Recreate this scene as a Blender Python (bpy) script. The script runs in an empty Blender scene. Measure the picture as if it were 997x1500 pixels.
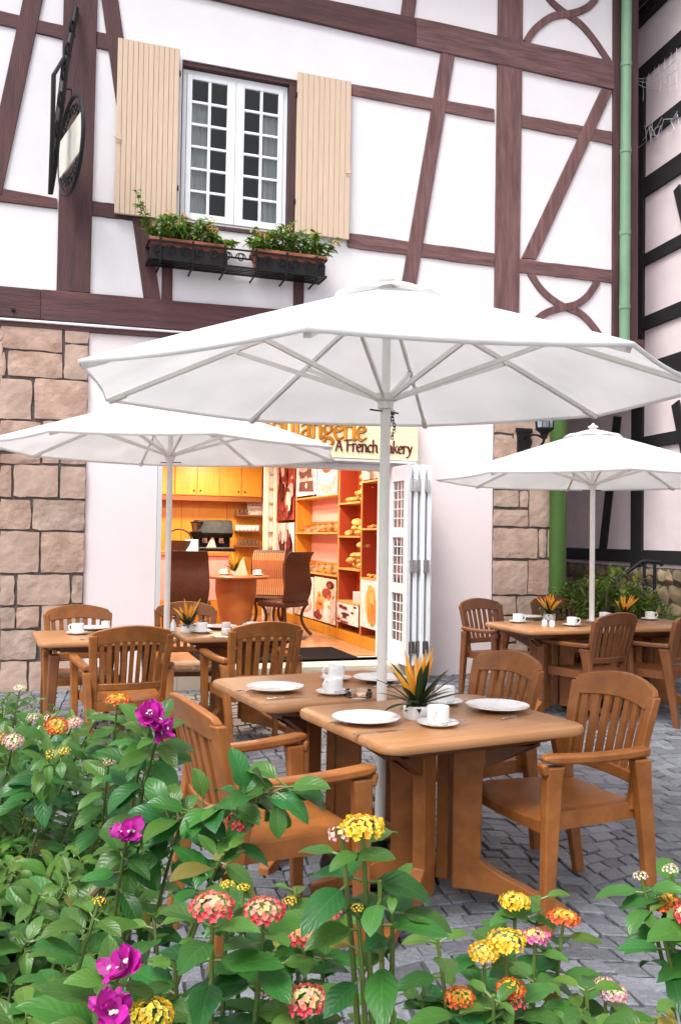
import bpy, bmesh, math, random
from mathutils import Vector, Matrix
R = math.radians
random.seed(11)
scn = bpy.context.scene
col = scn.collection
# ------------------------------------------------------------------ camera
FPX, CAMZ = 1300.0, 1.45
PITCH, ROLL = R(1.68), R(.88)
_F = Vector((0, math.cos(PITCH), math.sin(PITCH)))
_r0 = Vector((1, 0, 0)); _u0 = _r0.cross(_F)
CR = _r0 * math.cos(ROLL) + _u0 * math.sin(ROLL)
CU = _u0 * math.cos(ROLL) - _r0 * math.sin(ROLL)
CAM = Vector((0, 0, CAMZ))
cd = bpy.data.cameras.new('camera'); cam = bpy.data.objects.new('camera', cd); col.objects.link(cam)
cd.sensor_fit = 'VERTICAL'; cd.sensor_height = 24; cd.lens = 24 * FPX / 1500
cd.clip_start = .05; cd.clip_end = 3000
m = Matrix((CR, CU, -_F)).transposed().to_4x4(); m.translation = CAM
cam.matrix_world = m; scn.camera = cam

def ray(px, py): return _F + CR * ((px - 498.5) / FPX) - CU * ((py - 750) / FPX)
def at(px, py, depth): return CAM + ray(px, py) * (depth / ray(px, py).y)      # a spot at a measured distance
def on_z(px, py, z): d = ray(px, py); return CAM + d * ((z - CAMZ) / d.z)
YW, W = R(18.45), 8.6                                                          # facade direction and distance
UX = Vector((math.cos(YW), math.sin(YW), 0)); VY = Vector((-math.sin(YW), math.cos(YW), 0))
def P(u, v, z=0.0): return UX * u + VY * v + Vector((0, 0, z))
def WP(px, py, off=0.0):
    d = ray(px, py); t = CAM + d * ((W - off) / d.dot(VY)); return (t.dot(UX), t.z)
def UP(px, py, u):                                                             # on a plane square to the facade
    d = ray(px, py); t = CAM + d * (u / d.dot(UX)); return (t.dot(VY), t.z)

# ------------------------------------------------------------------ materials
MATS = {}
def nodes(name):
    m = bpy.data.materials.new(name); m.use_nodes = True
    nt = m.node_tree; nt.nodes.clear()
    out = nt.nodes.new('ShaderNodeOutputMaterial'); b = nt.nodes.new('ShaderNodeBsdfPrincipled')
    nt.links.new(b.outputs[0], out.inputs[0])
    return m, nt, b, out
def N(nt, kind, **kw):
    n = nt.nodes.new(kind)
    for k, v in kw.items():
        if k in n.inputs.keys(): n.inputs[k].default_value = v
        else: setattr(n, k, v)
    return n
def mat(name, c, rough=.6, var=.12, scale=6, stretch=(1, 1, 1), bump=0, bscale=None, metal=0, dirt=0, c2=None, spec=.5, obj_var=0, coat=0):
    """one base colour broken up by two noises (tone and fine grain), optional dirt stains and bump"""
    if name in MATS: return MATS[name]
    m, nt, b, out = nodes(name)
    L = nt.links.new
    tc = N(nt, 'ShaderNodeTexCoord'); mp = N(nt, 'ShaderNodeMapping'); mp.inputs['Scale'].default_value = stretch
    L(tc.outputs['Object'], mp.inputs[0])
    n1 = N(nt, 'ShaderNodeTexNoise', Scale=scale, Detail=6.0, Roughness=.6); L(mp.outputs[0], n1.inputs['Vector'])
    ramp = N(nt, 'ShaderNodeValToRGB')
    d = c2 or tuple(x * (1 - var) for x in c)
    e = tuple(min(1, x * (1 + var)) for x in c)
    ramp.color_ramp.elements[0].color = (*d, 1); ramp.color_ramp.elements[0].position = .3
    ramp.color_ramp.elements[1].color = (*e, 1); ramp.color_ramp.elements[1].position = .7
    L(n1.outputs[0], ramp.inputs[0]); src = ramp.outputs[0]
    if dirt:
        n2 = N(nt, 'ShaderNodeTexNoise', Scale=1.3, Detail=8.0, Roughness=.7); L(tc.outputs['Object'], n2.inputs['Vector'])
        mr = N(nt, 'ShaderNodeMapRange'); mr.inputs[1].default_value = .52; mr.inputs[2].default_value = .75; mr.inputs[4].default_value = dirt
        L(n2.outputs[0], mr.inputs[0])
        mx = N(nt, 'ShaderNodeMix', data_type='RGBA'); mx.inputs[7].default_value = (*[x * .55 for x in c], 1)
        L(mr.outputs[0], mx.inputs[0]); L(src, mx.inputs[6]); src = mx.outputs[2]
    if obj_var:
        oi = N(nt, 'ShaderNodeObjectInfo'); mr = N(nt, 'ShaderNodeMapRange'); mr.inputs[3].default_value = 1 - obj_var; mr.inputs[4].default_value = 1 + obj_var
        L(oi.outputs['Random'], mr.inputs[0])
        hs = N(nt, 'ShaderNodeHueSaturation'); L(mr.outputs[0], hs.inputs['Value']); L(src, hs.inputs['Color']); src = hs.outputs[0]
    L(src, b.inputs['Base Color'])
    b.inputs['Metallic'].default_value = metal; b.inputs['Specular IOR Level'].default_value = spec
    if coat: b.inputs['Coat Weight'].default_value = coat
    mr = N(nt, 'ShaderNodeMapRange'); mr.inputs[3].default_value = max(0, rough - .1); mr.inputs[4].default_value = min(1, rough + .1)
    L(n1.outputs[0], mr.inputs[0]); L(mr.outputs[0], b.inputs['Roughness'])
    if bump:
        n3 = N(nt, 'ShaderNodeTexNoise', Scale=bscale or scale * 6, Detail=5.0); L(mp.outputs[0], n3.inputs['Vector'])
        bp = N(nt, 'ShaderNodeBump', Strength=bump, Distance=.01); L(n3.outputs[0], bp.inputs['Height']); L(bp.outputs[0], b.inputs['Normal'])
    MATS[name] = m
    return m

def attr_mat(name, rough=.5, translucent=0.0, attr='tint', veins=False, spec=.5):
    """colour comes from a per-leaf / per-petal attribute; leaves get veins from their UVs"""
    m, nt, b, out = nodes(name); L = nt.links.new
    a = N(nt, 'ShaderNodeAttribute', attribute_name=attr); src = a.outputs[0]
    tc = N(nt, 'ShaderNodeTexCoord')
    nz = N(nt, 'ShaderNodeTexNoise', Scale=22.0, Detail=4.0); L(tc.outputs['Object'], nz.inputs['Vector'])
    hs = N(nt, 'ShaderNodeHueSaturation'); mr = N(nt, 'ShaderNodeMapRange'); mr.inputs[3].default_value = .75; mr.inputs[4].default_value = 1.25
    L(nz.outputs[0], mr.inputs[0]); L(mr.outputs[0], hs.inputs['Value']); L(src, hs.inputs['Color']); src = hs.outputs[0]
    if veins:
        sp = N(nt, 'ShaderNodeSeparateXYZ'); L(tc.outputs['UV'], sp.inputs[0])
        def M(op, x, y=None):
            n = N(nt, 'ShaderNodeMath', operation=op)
            for i, q in enumerate((x, y)):
                if q is None: continue
                if hasattr(q, 'links') or hasattr(q, 'node'): L(q, n.inputs[i])
                else: n.inputs[i].default_value = q
            return n.outputs[0]
        du = M('ABSOLUTE', M('SUBTRACT', sp.outputs[0], .5))
        f = M('ABSOLUTE', M('SUBTRACT', M('FRACT', M('SUBTRACT', M('MULTIPLY', sp.outputs[1], 6.5), M('MULTIPLY', du, 4.2))), .5))
        side = M('MULTIPLY', M('LESS_THAN', f, .045), .30)
        mid = M('LESS_THAN', du, .026)
        v = M('MAXIMUM', side, mid)
        mx = N(nt, 'ShaderNodeMix', data_type='RGBA'); mx.blend_type = 'ADD'; mx.inputs[7].default_value = (.018, .032, .006, 1)
        L(v, mx.inputs[0]); L(src, mx.inputs[6]); src = mx.outputs[2]
        h = M('ADD', M('MULTIPLY', f, 1.0), M('MULTIPLY', M('MINIMUM', M('MULTIPLY', du, 8.0), 1.0), .8))
        bp = N(nt, 'ShaderNodeBump', Strength=.22, Distance=.0022); L(h, bp.inputs['Height']); L(bp.outputs[0], b.inputs['Normal'])
    L(src, b.inputs['Base Color']); b.inputs['Roughness'].default_value = rough; b.inputs['Specular IOR Level'].default_value = spec
    if translucent:
        t = N(nt, 'ShaderNodeBsdfTranslucent'); L(src, t.inputs[0])
        mix = N(nt, 'ShaderNodeMixShader'); mix.inputs[0].default_value = translucent
        L(b.outputs[0], mix.inputs[1]); L(t.outputs[0], mix.inputs[2]); L(mix.outputs[0], out.inputs[0])
    return m

def emit(name, c, s):
    m, nt, b, out = nodes(name); b.inputs['Emission Color'].default_value = (*c, 1); b.inputs['Emission Strength'].default_value = s
    b.inputs['Base Color'].default_value = (*c, 1); return m

plaster = mat('plaster_white', (.74, .72, .742), .85, .035, 2.2, bump=.12, bscale=60, dirt=.10)
pinkwall = mat('plaster_pink', (.81, .715, .725), .85, .03, 2.0, bump=.15, bscale=70, dirt=.07)
def timbers(tag_, st): return (mat('timber_brown_' + tag_, (.088, .036, .037), .75, .25, 4, st, bump=.6, bscale=22, c2=(.050, .019, .021), dirt=.4, obj_var=.16),
                               mat('timber_weathered_' + tag_, (.165, .086, .084), .8, .2, 5, st, bump=.7, bscale=22, c2=(.082, .036, .037), dirt=.45, obj_var=.12))
timber, timber_worn = timbers('upright', (5, 5, .5)); timber_h, timber_worn_h = timbers('level', (.5, 5, 5))
sand = mat('sandstone', (.48, .345, .28), .9, .15, 4, bump=.8, bscale=16, c2=(.36, .255, .205), dirt=.25)
sand_b = mat('sandstone_rosy', (.46, .315, .25), .9, .16, 5, bump=.9, bscale=22, c2=(.31, .20, .155), dirt=.5)
sand_c = mat('sandstone_grey', (.43, .325, .265), .9, .16, 6, bump=1, bscale=18, c2=(.285, .205, .16), dirt=.55)
mortar = mat('mortar_joint', (.12, .105, .095), .95, .25, 10, bump=.5, bscale=40)
rubble = mat('rubble_stone', (.25, .175, .10), .95, .3, 6, bump=.8, bscale=12, c2=(.10, .085, .045), dirt=.6)
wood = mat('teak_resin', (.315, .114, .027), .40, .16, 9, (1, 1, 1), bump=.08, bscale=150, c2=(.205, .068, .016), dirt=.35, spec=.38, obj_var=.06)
wood_dark = mat('teak_resin_dark', (.165, .056, .017), .45, .14, 7, bump=.06, bscale=120, c2=(.12, .042, .015), obj_var=.08)  # darker teak tone for the right-hand chairs and parts below the table tops
top_wood = mat('table_top_wood', (.43, .215, .092), .36, .09, 3.5, (1, 9, 9), bump=.03, bscale=60, c2=(.34, .155, .062), obj_var=.05, dirt=.22)  # sky reflection on the tops put into a paler wood colour
iron = mat('black_iron', (.008, .008, .009), .55, .4, 20, bump=.25, bscale=60, spec=.25)
shutter_m = mat('shutter_cream', (.60, .455, .34), .7, .05, 4, (6, 6, 1), bump=.06, bscale=50, dirt=.10)
whitep = mat('white_paint', (.80, .83, .86), .4, .03, 4, bump=.03)
greyp = mat('grey_white_paint', (.62, .63, .66), .5, .04, 4)
terracotta = mat('terracotta', (.36, .115, .065), .8, .2, 9, bump=.3, c2=(.25, .075, .045))
porcelain = mat('porcelain', (.91, .91, .90), .12, .015, 5, coat=.3)
steel = mat('steel', (.55, .55, .56), .25, .1, 10, metal=1)
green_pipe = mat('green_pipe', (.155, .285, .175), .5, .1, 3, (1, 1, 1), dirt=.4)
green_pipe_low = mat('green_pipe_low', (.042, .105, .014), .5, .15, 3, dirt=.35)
neigh = mat('neighbour_plaster', (.84, .72, .735), .9, .06, 3, bump=.2, bscale=40, dirt=.25)
black_t = mat('black_timber', (.010, .009, .010), .8, .4, 4, bump=.3)
orange_wood = mat('maple_cabinet', (.60, .27, .022), .4, .10, 3, (9, 9, 1), c2=(.50, .20, .015))
tray_wood = mat('light_shelf_wood', (.60, .30, .08), .5, .08, 5)
redback = mat('red_bay', (.40, .055, .018), .6, .1, 3)
pinkpanel = mat('pink_panel', (.75, .36, .33), .5, .04, 3)
rattan = mat('dark_rattan', (.050, .014, .007), .5, .3, 30, (1, 1, 1), bump=.6, bscale=90)
rattan_l = mat('striped_cushion', (.55, .20, .075), .7, .1, 10)
blackm = mat('black_plastic', (.0045, .0045, .005), .4, .2, 20, spec=.2)
floor_in = mat('polished_floor', (.45, .25, .14), .22, .12, 5, c2=(.37, .19, .10))
stepm = mat('cream_step_tile', (.62, .52, .40), .6, .08, 5, dirt=.2)
matm = mat('door_mat', (.008, .007, .008), .95, .4, 60, bump=.5, spec=.08)
signm = mat('sign_cream', (.84, .75, .47), .5, .02, 3)
gold = mat('sign_gold', (.85, .33, .015), .35, .1, 8)
maroon = mat('sign_maroon', (.13, .012, .010), .5, .1, 8)
orange_p = mat('orange_petal', (.80, .27, .012), .5, .2, 30, c2=(.75, .40, .03))
leaf_dk = mat('dark_leaf', (.028, .055, .018), .4, .4, 20, spec=.5)
soil = mat('soil', (.05, .035, .025), 1, .3, 12, bump=.8)
breadm = mat('bread_crust', (.62, .36, .10), .7, .2, 20, bump=.4, c2=(.42, .20, .05), obj_var=.2)
cloth_in = mat('cream_napkin', (.75, .68, .52), .8, .05, 5)

def cloth_mat(name, c, tr):
    m, nt, b, out = nodes(name); L = nt.links.new
    tc = N(nt, 'ShaderNodeTexCoord'); n = N(nt, 'ShaderNodeTexNoise', Scale=2.5, Detail=5.0); L(tc.outputs['Object'], n.inputs['Vector'])
    rp = N(nt, 'ShaderNodeValToRGB'); rp.color_ramp.elements[0].color = (*[x * .93 for x in c], 1); rp.color_ramp.elements[1].color = (*c, 1)
    rp.color_ramp.elements[0].position = .35; rp.color_ramp.elements[1].position = .6
    L(n.outputs[0], rp.inputs[0]); L(rp.outputs[0], b.inputs['Base Color']); b.inputs['Roughness'].default_value = .9
    wv = N(nt, 'ShaderNodeTexNoise', Scale=7.0, Detail=3.0); L(tc.outputs['Object'], wv.inputs['Vector'])
    bp = N(nt, 'ShaderNodeBump', Strength=.25, Distance=.02); L(wv.outputs[0], bp.inputs['Height']); L(bp.outputs[0], b.inputs['Normal'])
    t = N(nt, 'ShaderNodeBsdfTranslucent'); L(rp.outputs[0], t.inputs[0])
    mix = N(nt, 'ShaderNodeMixShader'); mix.inputs[0].default_value = tr
    L(b.outputs[0], mix.inputs[1]); L(t.outputs[0], mix.inputs[2]); L(mix.outputs[0], out.inputs[0])
    return m
canvas = cloth_mat('white_canvas', (.93, .93, .93), .52)
curtain = cloth_mat('sheer_curtain', (.93, .93, .93), .15)

def glass_mat(name, c, rough, alpha, refl=1.0):
    m, nt, b, out = nodes(name); L = nt.links.new
    tr = N(nt, 'ShaderNodeBsdfTransparent'); tr.inputs[0].default_value = (*c, 1)
    gl = N(nt, 'ShaderNodeBsdfGlossy', Roughness=rough); gl.inputs[0].default_value = (refl, refl, refl, 1)
    fr = N(nt, 'ShaderNodeFresnel', IOR=1.5)
    ad = N(nt, 'ShaderNodeMath', operation='ADD'); ad.inputs[1].default_value = alpha; L(fr.outputs[0], ad.inputs[0])
    mix = N(nt, 'ShaderNodeMixShader'); L(ad.outputs[0], mix.inputs[0]); L(tr.outputs[0], mix.inputs[1]); L(gl.outputs[0], mix.inputs[2])
    L(mix.outputs[0], out.inputs[0]); return m
glass = glass_mat('window_glass', (.95, .97, .97), .02, .0, .45)
clear = glass_mat('clear_glass', (.98, .99, .99), .02, .05)

# ------------------------------------------------------------------ mesh builder
class MB:
    def __init__(s): s.v = []; s.f = []; s.mi = []; s.sm = []; s.uv = None; s.colr = None
    def face(s, idx, mi=0, sm=False): s.f.append(tuple(idx)); s.mi.append(mi); s.sm.append(sm)
    def add(s, verts, faces, mi=0, sm=False):
        o = len(s.v); s.v += [tuple(q) for q in verts]
        for f in faces: s.face([i + o for i in f], mi, sm)
    def box(s, a, b, mi=0, M=None):
        x0, y0, z0 = a; x1, y1, z1 = b
        vs = [(x0, y0, z0), (x1, y0, z0), (x1, y1, z0), (x0, y1, z0), (x0, y0, z1), (x1, y0, z1), (x1, y1, z1), (x0, y1, z1)]
        if M is not None: vs = [M @ Vector(q) for q in vs]
        s.add(vs, [(3, 2, 1, 0), (4, 5, 6, 7), (0, 1, 5, 4), (1, 2, 6, 5), (2, 3, 7, 6), (3, 0, 4, 7)], mi)
    def loft(s, rings, mi=0, sm=True, caps=True, closed=True):
        n = len(rings[0]); o = len(s.v)
        for r in rings: s.v += [tuple(q) for q in r]
        for i in range(len(rings) - 1):
            for k in range(n if closed else n - 1):
                k2 = (k + 1) % n
                s.face((o + i * n + k, o + i * n + k2, o + (i + 1) * n + k2, o + (i + 1) * n + k), mi, sm)
        if caps and closed:
            s.face([o + k for k in range(n)][::-1], mi); s.face([o + (len(rings) - 1) * n + k for k in range(n)], mi)
    def tube(s, pts, r, n=8, mi=0, sm=True, caps=True):
        pts = [Vector(p) for p in pts]; rings = []; up = None
        for i, p in enumerate(pts):
            t = (pts[min(i + 1, len(pts) - 1)] - pts[max(i - 1, 0)]).normalized()
            if up is None: up = Vector((0, 0, 1)) if abs(t.z) < .9 else Vector((0, 1, 0))
            a = t.cross(up).normalized(); b2 = a.cross(t).normalized(); up = b2
            rr = r[i] if isinstance(r, (list, tuple)) else r
            rings.append([p + (a * math.cos(2 * math.pi * k / n) + b2 * math.sin(2 * math.pi * k / n)) * rr for k in range(n)])
        s.loft(rings, mi, sm, caps)
    def bar(s, p0, p1, w, h, up=(0, 0, 1), mi=0, w1=None, h1=None):
        p0, p1 = Vector(p0), Vector(p1); t = (p1 - p0).normalized(); up = Vector(up)
        a = t.cross(up).normalized(); b = a.cross(t).normalized()
        def ring(p, w, h): return [p + a * w / 2 - b * h / 2, p + a * w / 2 + b * h / 2, p - a * w / 2 + b * h / 2, p - a * w / 2 - b * h / 2]
        s.loft([ring(p0, w, h), ring(p1, w1 or w, h1 or h)], mi, False)
    def lathe(s, prof, n=24, c=(0, 0, 0), mi=0, sm=True, M=None):
        rings = []
        for r, z in prof:
            q = [Vector((c[0] + r * math.cos(2 * math.pi * k / n), c[1] + r * math.sin(2 * math.pi * k / n), c[2] + z)) for k in range(n)]
            rings.append([M @ w for w in q] if M is not None else q)
        s.loft(rings, mi, sm, caps=True)
    def prism(s, poly, y0, y1, mi=0, f=None):
        """poly of (x,z) pushed from y0 to y1"""
        f = f or (lambda x, y, z: (x, y, z))
        n = len(poly); vs = [f(x, y0, z) for x, z in poly] + [f(x, y1, z) for x, z in poly]
        s.add(vs, [tuple(range(n)), tuple(range(2 * n - 1, n - 1, -1))] + [(i, i + n, (i + 1) % n + n, (i + 1) % n) for i in range(n)], mi)
    def sphere(s, c, r, mi=0, n=10, sc=(1, 1, 1), M=None):
        prof = []
        rings = []
        for i in range(1, n):
            th = math.pi * i / n
            q = [Vector((c[0] + sc[0] * r * math.sin(th) * math.cos(2 * math.pi * k / (2 * n)), c[1] + sc[1] * r * math.sin(th) * math.sin(2 * math.pi * k / (2 * n)), c[2] - sc[2] * r * math.cos(th))) for k in range(2 * n)]
            rings.append([M @ w for w in q] if M is not None else q)
        s.loft(rings, mi, True)
    def build(s, name, mats, parent=None, bevel=0, loc=None, seg=2, recalc=True, rot=None):
        me = bpy.data.meshes.new(name); me.from_pydata(s.v, [], s.f)
        for mm in (mats if isinstance(mats, (list, tuple)) else [mats]): me.materials.append(mm)
        me.polygons.foreach_set('material_index', s.mi); me.polygons.foreach_set('use_smooth', s.sm)
        if s.uv:
            me.uv_layers.new(name='UVMap').data.foreach_set('uv', s.uv)
        if s.colr:
            a = me.attributes.new('tint', 'FLOAT_COLOR', 'CORNER'); flat = []
            for q in s.colr: flat += [q[0], q[1], q[2], 1.0]
            a.data.foreach_set('color', flat)
        if recalc and not s.uv:
            bm = bmesh.new(); bm.from_mesh(me); bmesh.ops.recalc_face_normals(bm, faces=bm.faces); bm.to_mesh(me); bm.free()
        if any(s.sm) and not s.uv: me.set_sharp_from_angle(angle=R(38))
        me.update()
        o = bpy.data.objects.new(name, me); col.objects.link(o)
        if parent: o.parent = parent
        if loc is not None: o.location = loc
        if rot is not None: o.rotation_euler = rot
        if bevel:
            b = o.modifiers.new('bevel', 'BEVEL'); b.width = bevel; b.segments = seg; b.limit_method = 'ANGLE'; b.angle_limit = R(40)
        return o
def tag(o, label=None, cat=None, group=None, kind=None):
    if label: o['label'] = label
    if cat: o['category'] = cat
    if group: o['group'] = group
    if kind: o['kind'] = kind
    return o
def thing(name, label, cat, loc=(0, 0, 0), rz=0, group=None):
    o = bpy.data.objects.new(name, None); o.empty_display_size = .1; col.objects.link(o)
    o.location = loc; o.rotation_euler = (0, 0, rz); return tag(o, label, cat, group)
KIDS = {}
def copy_tree(o, parent=None):
    c = o.copy(); col.objects.link(c)
    if parent: c.parent = parent
    for ch in [q for q in col.objects if q.parent == o]: copy_tree(ch, c)
    return c
def dup(o, loc, rz, label, group=None):
    c = copy_tree(o); c.location = loc; c.rotation_euler = (0, 0, rz); c['label'] = label
    if group: c['group'] = group
    return c
def bez(a, b, c, n=8):
    a, b, c = Vector(a), Vector(b), Vector(c)
    return [a * (1 - t) ** 2 + b * 2 * t * (1 - t) + c * t * t for t in [i / n for i in range(n + 1)]]
# ------------------------------------------------------------------ light
w = bpy.data.worlds.new('World'); scn.world = w; w.use_nodes = True
nt = w.node_tree; bg = nt.nodes['Background']
sky = nt.nodes.new('ShaderNodeTexSky'); sky.sky_type = 'NISHITA'; sky.sun_disc = False
SUN_EL, SUN_AZ = R(60), R(214)          # azimuth measured clockwise from +Y
sky.sun_elevation = SUN_EL; sky.sun_rotation = SUN_AZ; sky.dust_density = 4; sky.air_density = 1.0; sky.ozone_density = 1.0
hs = nt.nodes.new('ShaderNodeHueSaturation'); hs.inputs['Saturation'].default_value = .22
nt.links.new(sky.outputs[0], hs.inputs['Color']); nt.links.new(hs.outputs[0], bg.inputs[0]); bg.inputs[1].default_value = .15
sd = bpy.data.lights.new('sun', 'SUN'); sd.energy = 1.5; sd.angle = R(22); sd.color = (1, .965, .93)
so = bpy.data.objects.new('sun', sd); col.objects.link(so)
sdir = Vector((math.sin(SUN_AZ) * math.cos(SUN_EL), math.cos(SUN_AZ) * math.cos(SUN_EL), math.sin(SUN_EL)))
so.rotation_euler = sdir.to_track_quat('Z', 'Y').to_euler(); so.location = (0, -5, 12)
vs = scn.view_settings; vs.view_transform = 'Standard'; vs.look = 'None'; vs.exposure = 1.0; vs.gamma = 1; vs.use_curve_mapping = False
scn.cycles.max_bounces = 8; scn.cycles.transparent_max_bounces = 12; scn.cycles.use_denoising = True; scn.cycles.sample_clamp_indirect = 6

# ------------------------------------------------------------------ ground: grout sheet with individual granite setts
def sett_mat():
    m, nt, b, out = nodes('granite_setts'); L = nt.links.new
    a = N(nt, 'ShaderNodeAttribute', attribute_name='tint'); tc = N(nt, 'ShaderNodeTexCoord')
    n = N(nt, 'ShaderNodeTexNoise', Scale=55.0, Detail=5.0, Roughness=.7); L(tc.outputs['Object'], n.inputs['Vector'])
    mr = N(nt, 'ShaderNodeMapRange'); mr.inputs[3].default_value = .45; mr.inputs[4].default_value = 1.55; L(n.outputs[0], mr.inputs[0])
    h = N(nt, 'ShaderNodeHueSaturation'); L(mr.outputs[0], h.inputs['Value']); L(a.outputs[0], h.inputs['Color']); L(h.outputs[0], b.inputs['Base Color'])
    n2 = N(nt, 'ShaderNodeTexNoise', Scale=38.0, Detail=6.0); L(tc.outputs['Object'], n2.inputs['Vector'])
    bp = N(nt, 'ShaderNodeBump', Strength=.9, Distance=.012); L(n2.outputs[0], bp.inputs['Height']); L(bp.outputs[0], b.inputs['Normal'])
    b.inputs['Roughness'].default_value = .55; return m
grout = mat('grout', (.05, .05, .055), 1, .35, 30, bump=.6, bscale=80)
far_ground = mat('far_paving', (.11, .115, .13), .8, .3, 9, bump=.8, bscale=8)
g = MB(); S = 600
g.add([(-S, -S, 0), (S, -S, 0), (S, S, 0), (-S, S, 0)], [(0, 1, 2, 3)])
tag(g.build('ground', far_ground), kind='structure')
g = MB(); g.add([(-7, 1.0, .004), (9, 1.0, .004), (9, 15, .004), (-7, 15, .004)], [(0, 1, 2, 3)]); tag(g.build('grout_bed', grout), kind='structure')
rs = random.Random(5); g = MB(); g.colr = []
STEP, BAND = .100, 1.24
for bnd in range(-7, 9):
    for row in range(14, 165):
        xs = -BAND / 2; k = 0
        while xs < BAND / 2 - .03:
            wd = rs.uniform(.08, .125)
            if xs + wd > BAND / 2 - .05: wd = BAND / 2 - xs
            xe = xs + wd; k += 1
            def mp(x, r):
                t = x / (BAND / 2); a = .15 * (1 - t * t)
                yy = r * STEP + a; xx = bnd * BAND + x
                return Vector((xx * math.cos(.22) - (yy) * math.sin(.22), xx * math.sin(.22) + yy * math.cos(.22), 0))
            gp = .0042
            q = [mp(xs + gp, row + .04), mp(xe - gp, row + .04), mp(xe - gp, row + .965), mp(xs + gp, row + .965)]
            c = sum(q, Vector()) / 4
            xs = xe
            if not (1.3 < c.y < 12 and -4.3 < c.x < 4.6 + .1 * c.y) or abs(c.x) > .5 * c.y + 1.2: continue
            if c.dot(VY) > W + .02 and c.dot(UX) < 5.45: continue
            q = [p + Vector((rs.uniform(-.0055, .0055), rs.uniform(-.0055, .0055), 0)) for p in q]
            h = .015 + rs.uniform(0, .009); tl = [rs.uniform(-.003, .003) for _ in range(4)]
            o = len(g.v)
            inn = [c + (p - c) * .93 for p in q]
            g.v += [(p.x, p.y, .002) for p in q] + [(p.x, p.y, h - .004 + tl[i]) for i, p in enumerate(q)] + [(p.x, p.y, h + tl[i]) for i, p in enumerate(inn)]
            fs = [(o + 8, o + 9, o + 10, o + 11)] + [(o + 4 + i, o + 4 + (i + 1) % 4, o + 8 + (i + 1) % 4, o + 8 + i) for i in range(4)] + [(o + i, o + (i + 1) % 4, o + 4 + (i + 1) % 4, o + 4 + i) for i in range(4)]
            v = rs.uniform(.105, .20) * (.75 if rs.random() < .12 else 1); tn = rs.uniform(-.012, .012)
            cc = (v * (.93 + tn), v * 1.0, v * (1.14 - tn))
            for f in fs: g.face(f, 0, False); g.colr += [cc] * 4
tag(g.build('cobble_paving', sett_mat(), recalc=False), kind='structure')
g = MB(); n = 24
g.add([(-2.6, -.6, .10), (2.2, -.6, .10), (2.2, 1.55, .12), (-.2, 1.75, .12), (-2.6, 2.4, .12)], [(0, 1, 2, 3, 4)])
tag(g.build('flower_bed', soil), kind='structure')

# ------------------------------------------------------------------ the bakery (local x = along the facade, y = into the house)
bak = thing('bakery_building', 'half-timbered white bakery house with brown beams above a pink and stone ground floor', 'building', (0, 0, 0), YW)
def wall_grid(mb, u0, u1, z0, z1, v, holes, depth, mi=0):
    us = sorted({u0, u1} | {h[0] for h in holes} | {h[1] for h in holes}); zs = sorted({z0, z1} | {h[2] for h in holes} | {h[3] for h in holes})
    for i in range(len(us) - 1):
        for j in range(len(zs) - 1):
            cu, cz = (us[i] + us[i + 1]) / 2, (zs[j] + zs[j + 1]) / 2
            if any(h[0] < cu < h[1] and h[2] < cz < h[3] for h in holes): continue
            a, b, c, d = us[i], us[i + 1], zs[j], zs[j + 1]
            mb.add([(a, v, c), (b, v, c), (b, v, d), (a, v, d)], [(0, 1, 2, 3)], mi)
    for h in holes:
        a, b, c, d = h
        vs = [(a, v, c), (b, v, c), (b, v, d), (a, v, d)]; ws = [(x, v + depth, z) for x, y, z in vs]
        mb.add(vs + ws, [(0, 1, 5, 4), (1, 2, 6, 5), (2, 3, 7, 6), (3, 0, 4, 7)], mi)
UR = 6.40; ULO = 5.50; ZS = 3.33          # right ends of upper and lower floors, underside of the upper floor
win = (1.175, 2.342, 4.50, 6.10); door = (1.02, 3.40, .20, 2.22)
mb = MB(); wall_grid(mb, -4.0, UR, ZS, 8.8, W, [win], .26)
mb.add([(UR, W, ZS), (UR, W + 7, ZS), (UR, W + 7, 8.8), (UR, W, 8.8)], [(0, 1, 2, 3)])
mb.add([(-4, W, ZS), (-4, W + 7, ZS), (-4, W + 7, 8.8), (-4, W, 8.8)], [(0, 1, 2, 3)])
mb.add([(-4, W, ZS), (UR, W, ZS), (UR, W + 7, ZS), (-4, W + 7, ZS)], [(0, 1, 2, 3)])
mb.build('upper_wall', plaster, bak, recalc=False)
mb = MB(); wall_grid(mb, -4.0, ULO, -.2, ZS, W, [door], .22)
mb.add([(ULO, W, -.2), (ULO, W + 7, -.2), (ULO, W + 7, ZS), (ULO, W, ZS)], [(0, 1, 2, 3)])
mb.add([(-4, W, -.2), (-4, W + 7, -.2), (-4, W + 7, ZS), (-4, W, ZS)], [(0, 1, 2, 3)])
mb.build('lower_wall', pinkwall, bak, recalc=False)
mb = MB()
mb.add([(-4.4, W - .6, 8.6), (UR + .4, W - .6, 8.6), (UR + .4, W + 3.5, 11.5), (-4.4, W + 3.5, 11.5), (-4.4, W + 7.6, 8.6), (UR + .4, W + 7.6, 8.6), (-4.4, W - .6, 8.45), (UR + .4, W - .6, 8.45)],
       [(0, 1, 2, 3), (3, 2, 5, 4), (6, 7, 1, 0), (6, 4, 5, 7), (0, 3, 4), (1, 5, 2)])
mb.build('roof', terracotta, bak)

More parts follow.
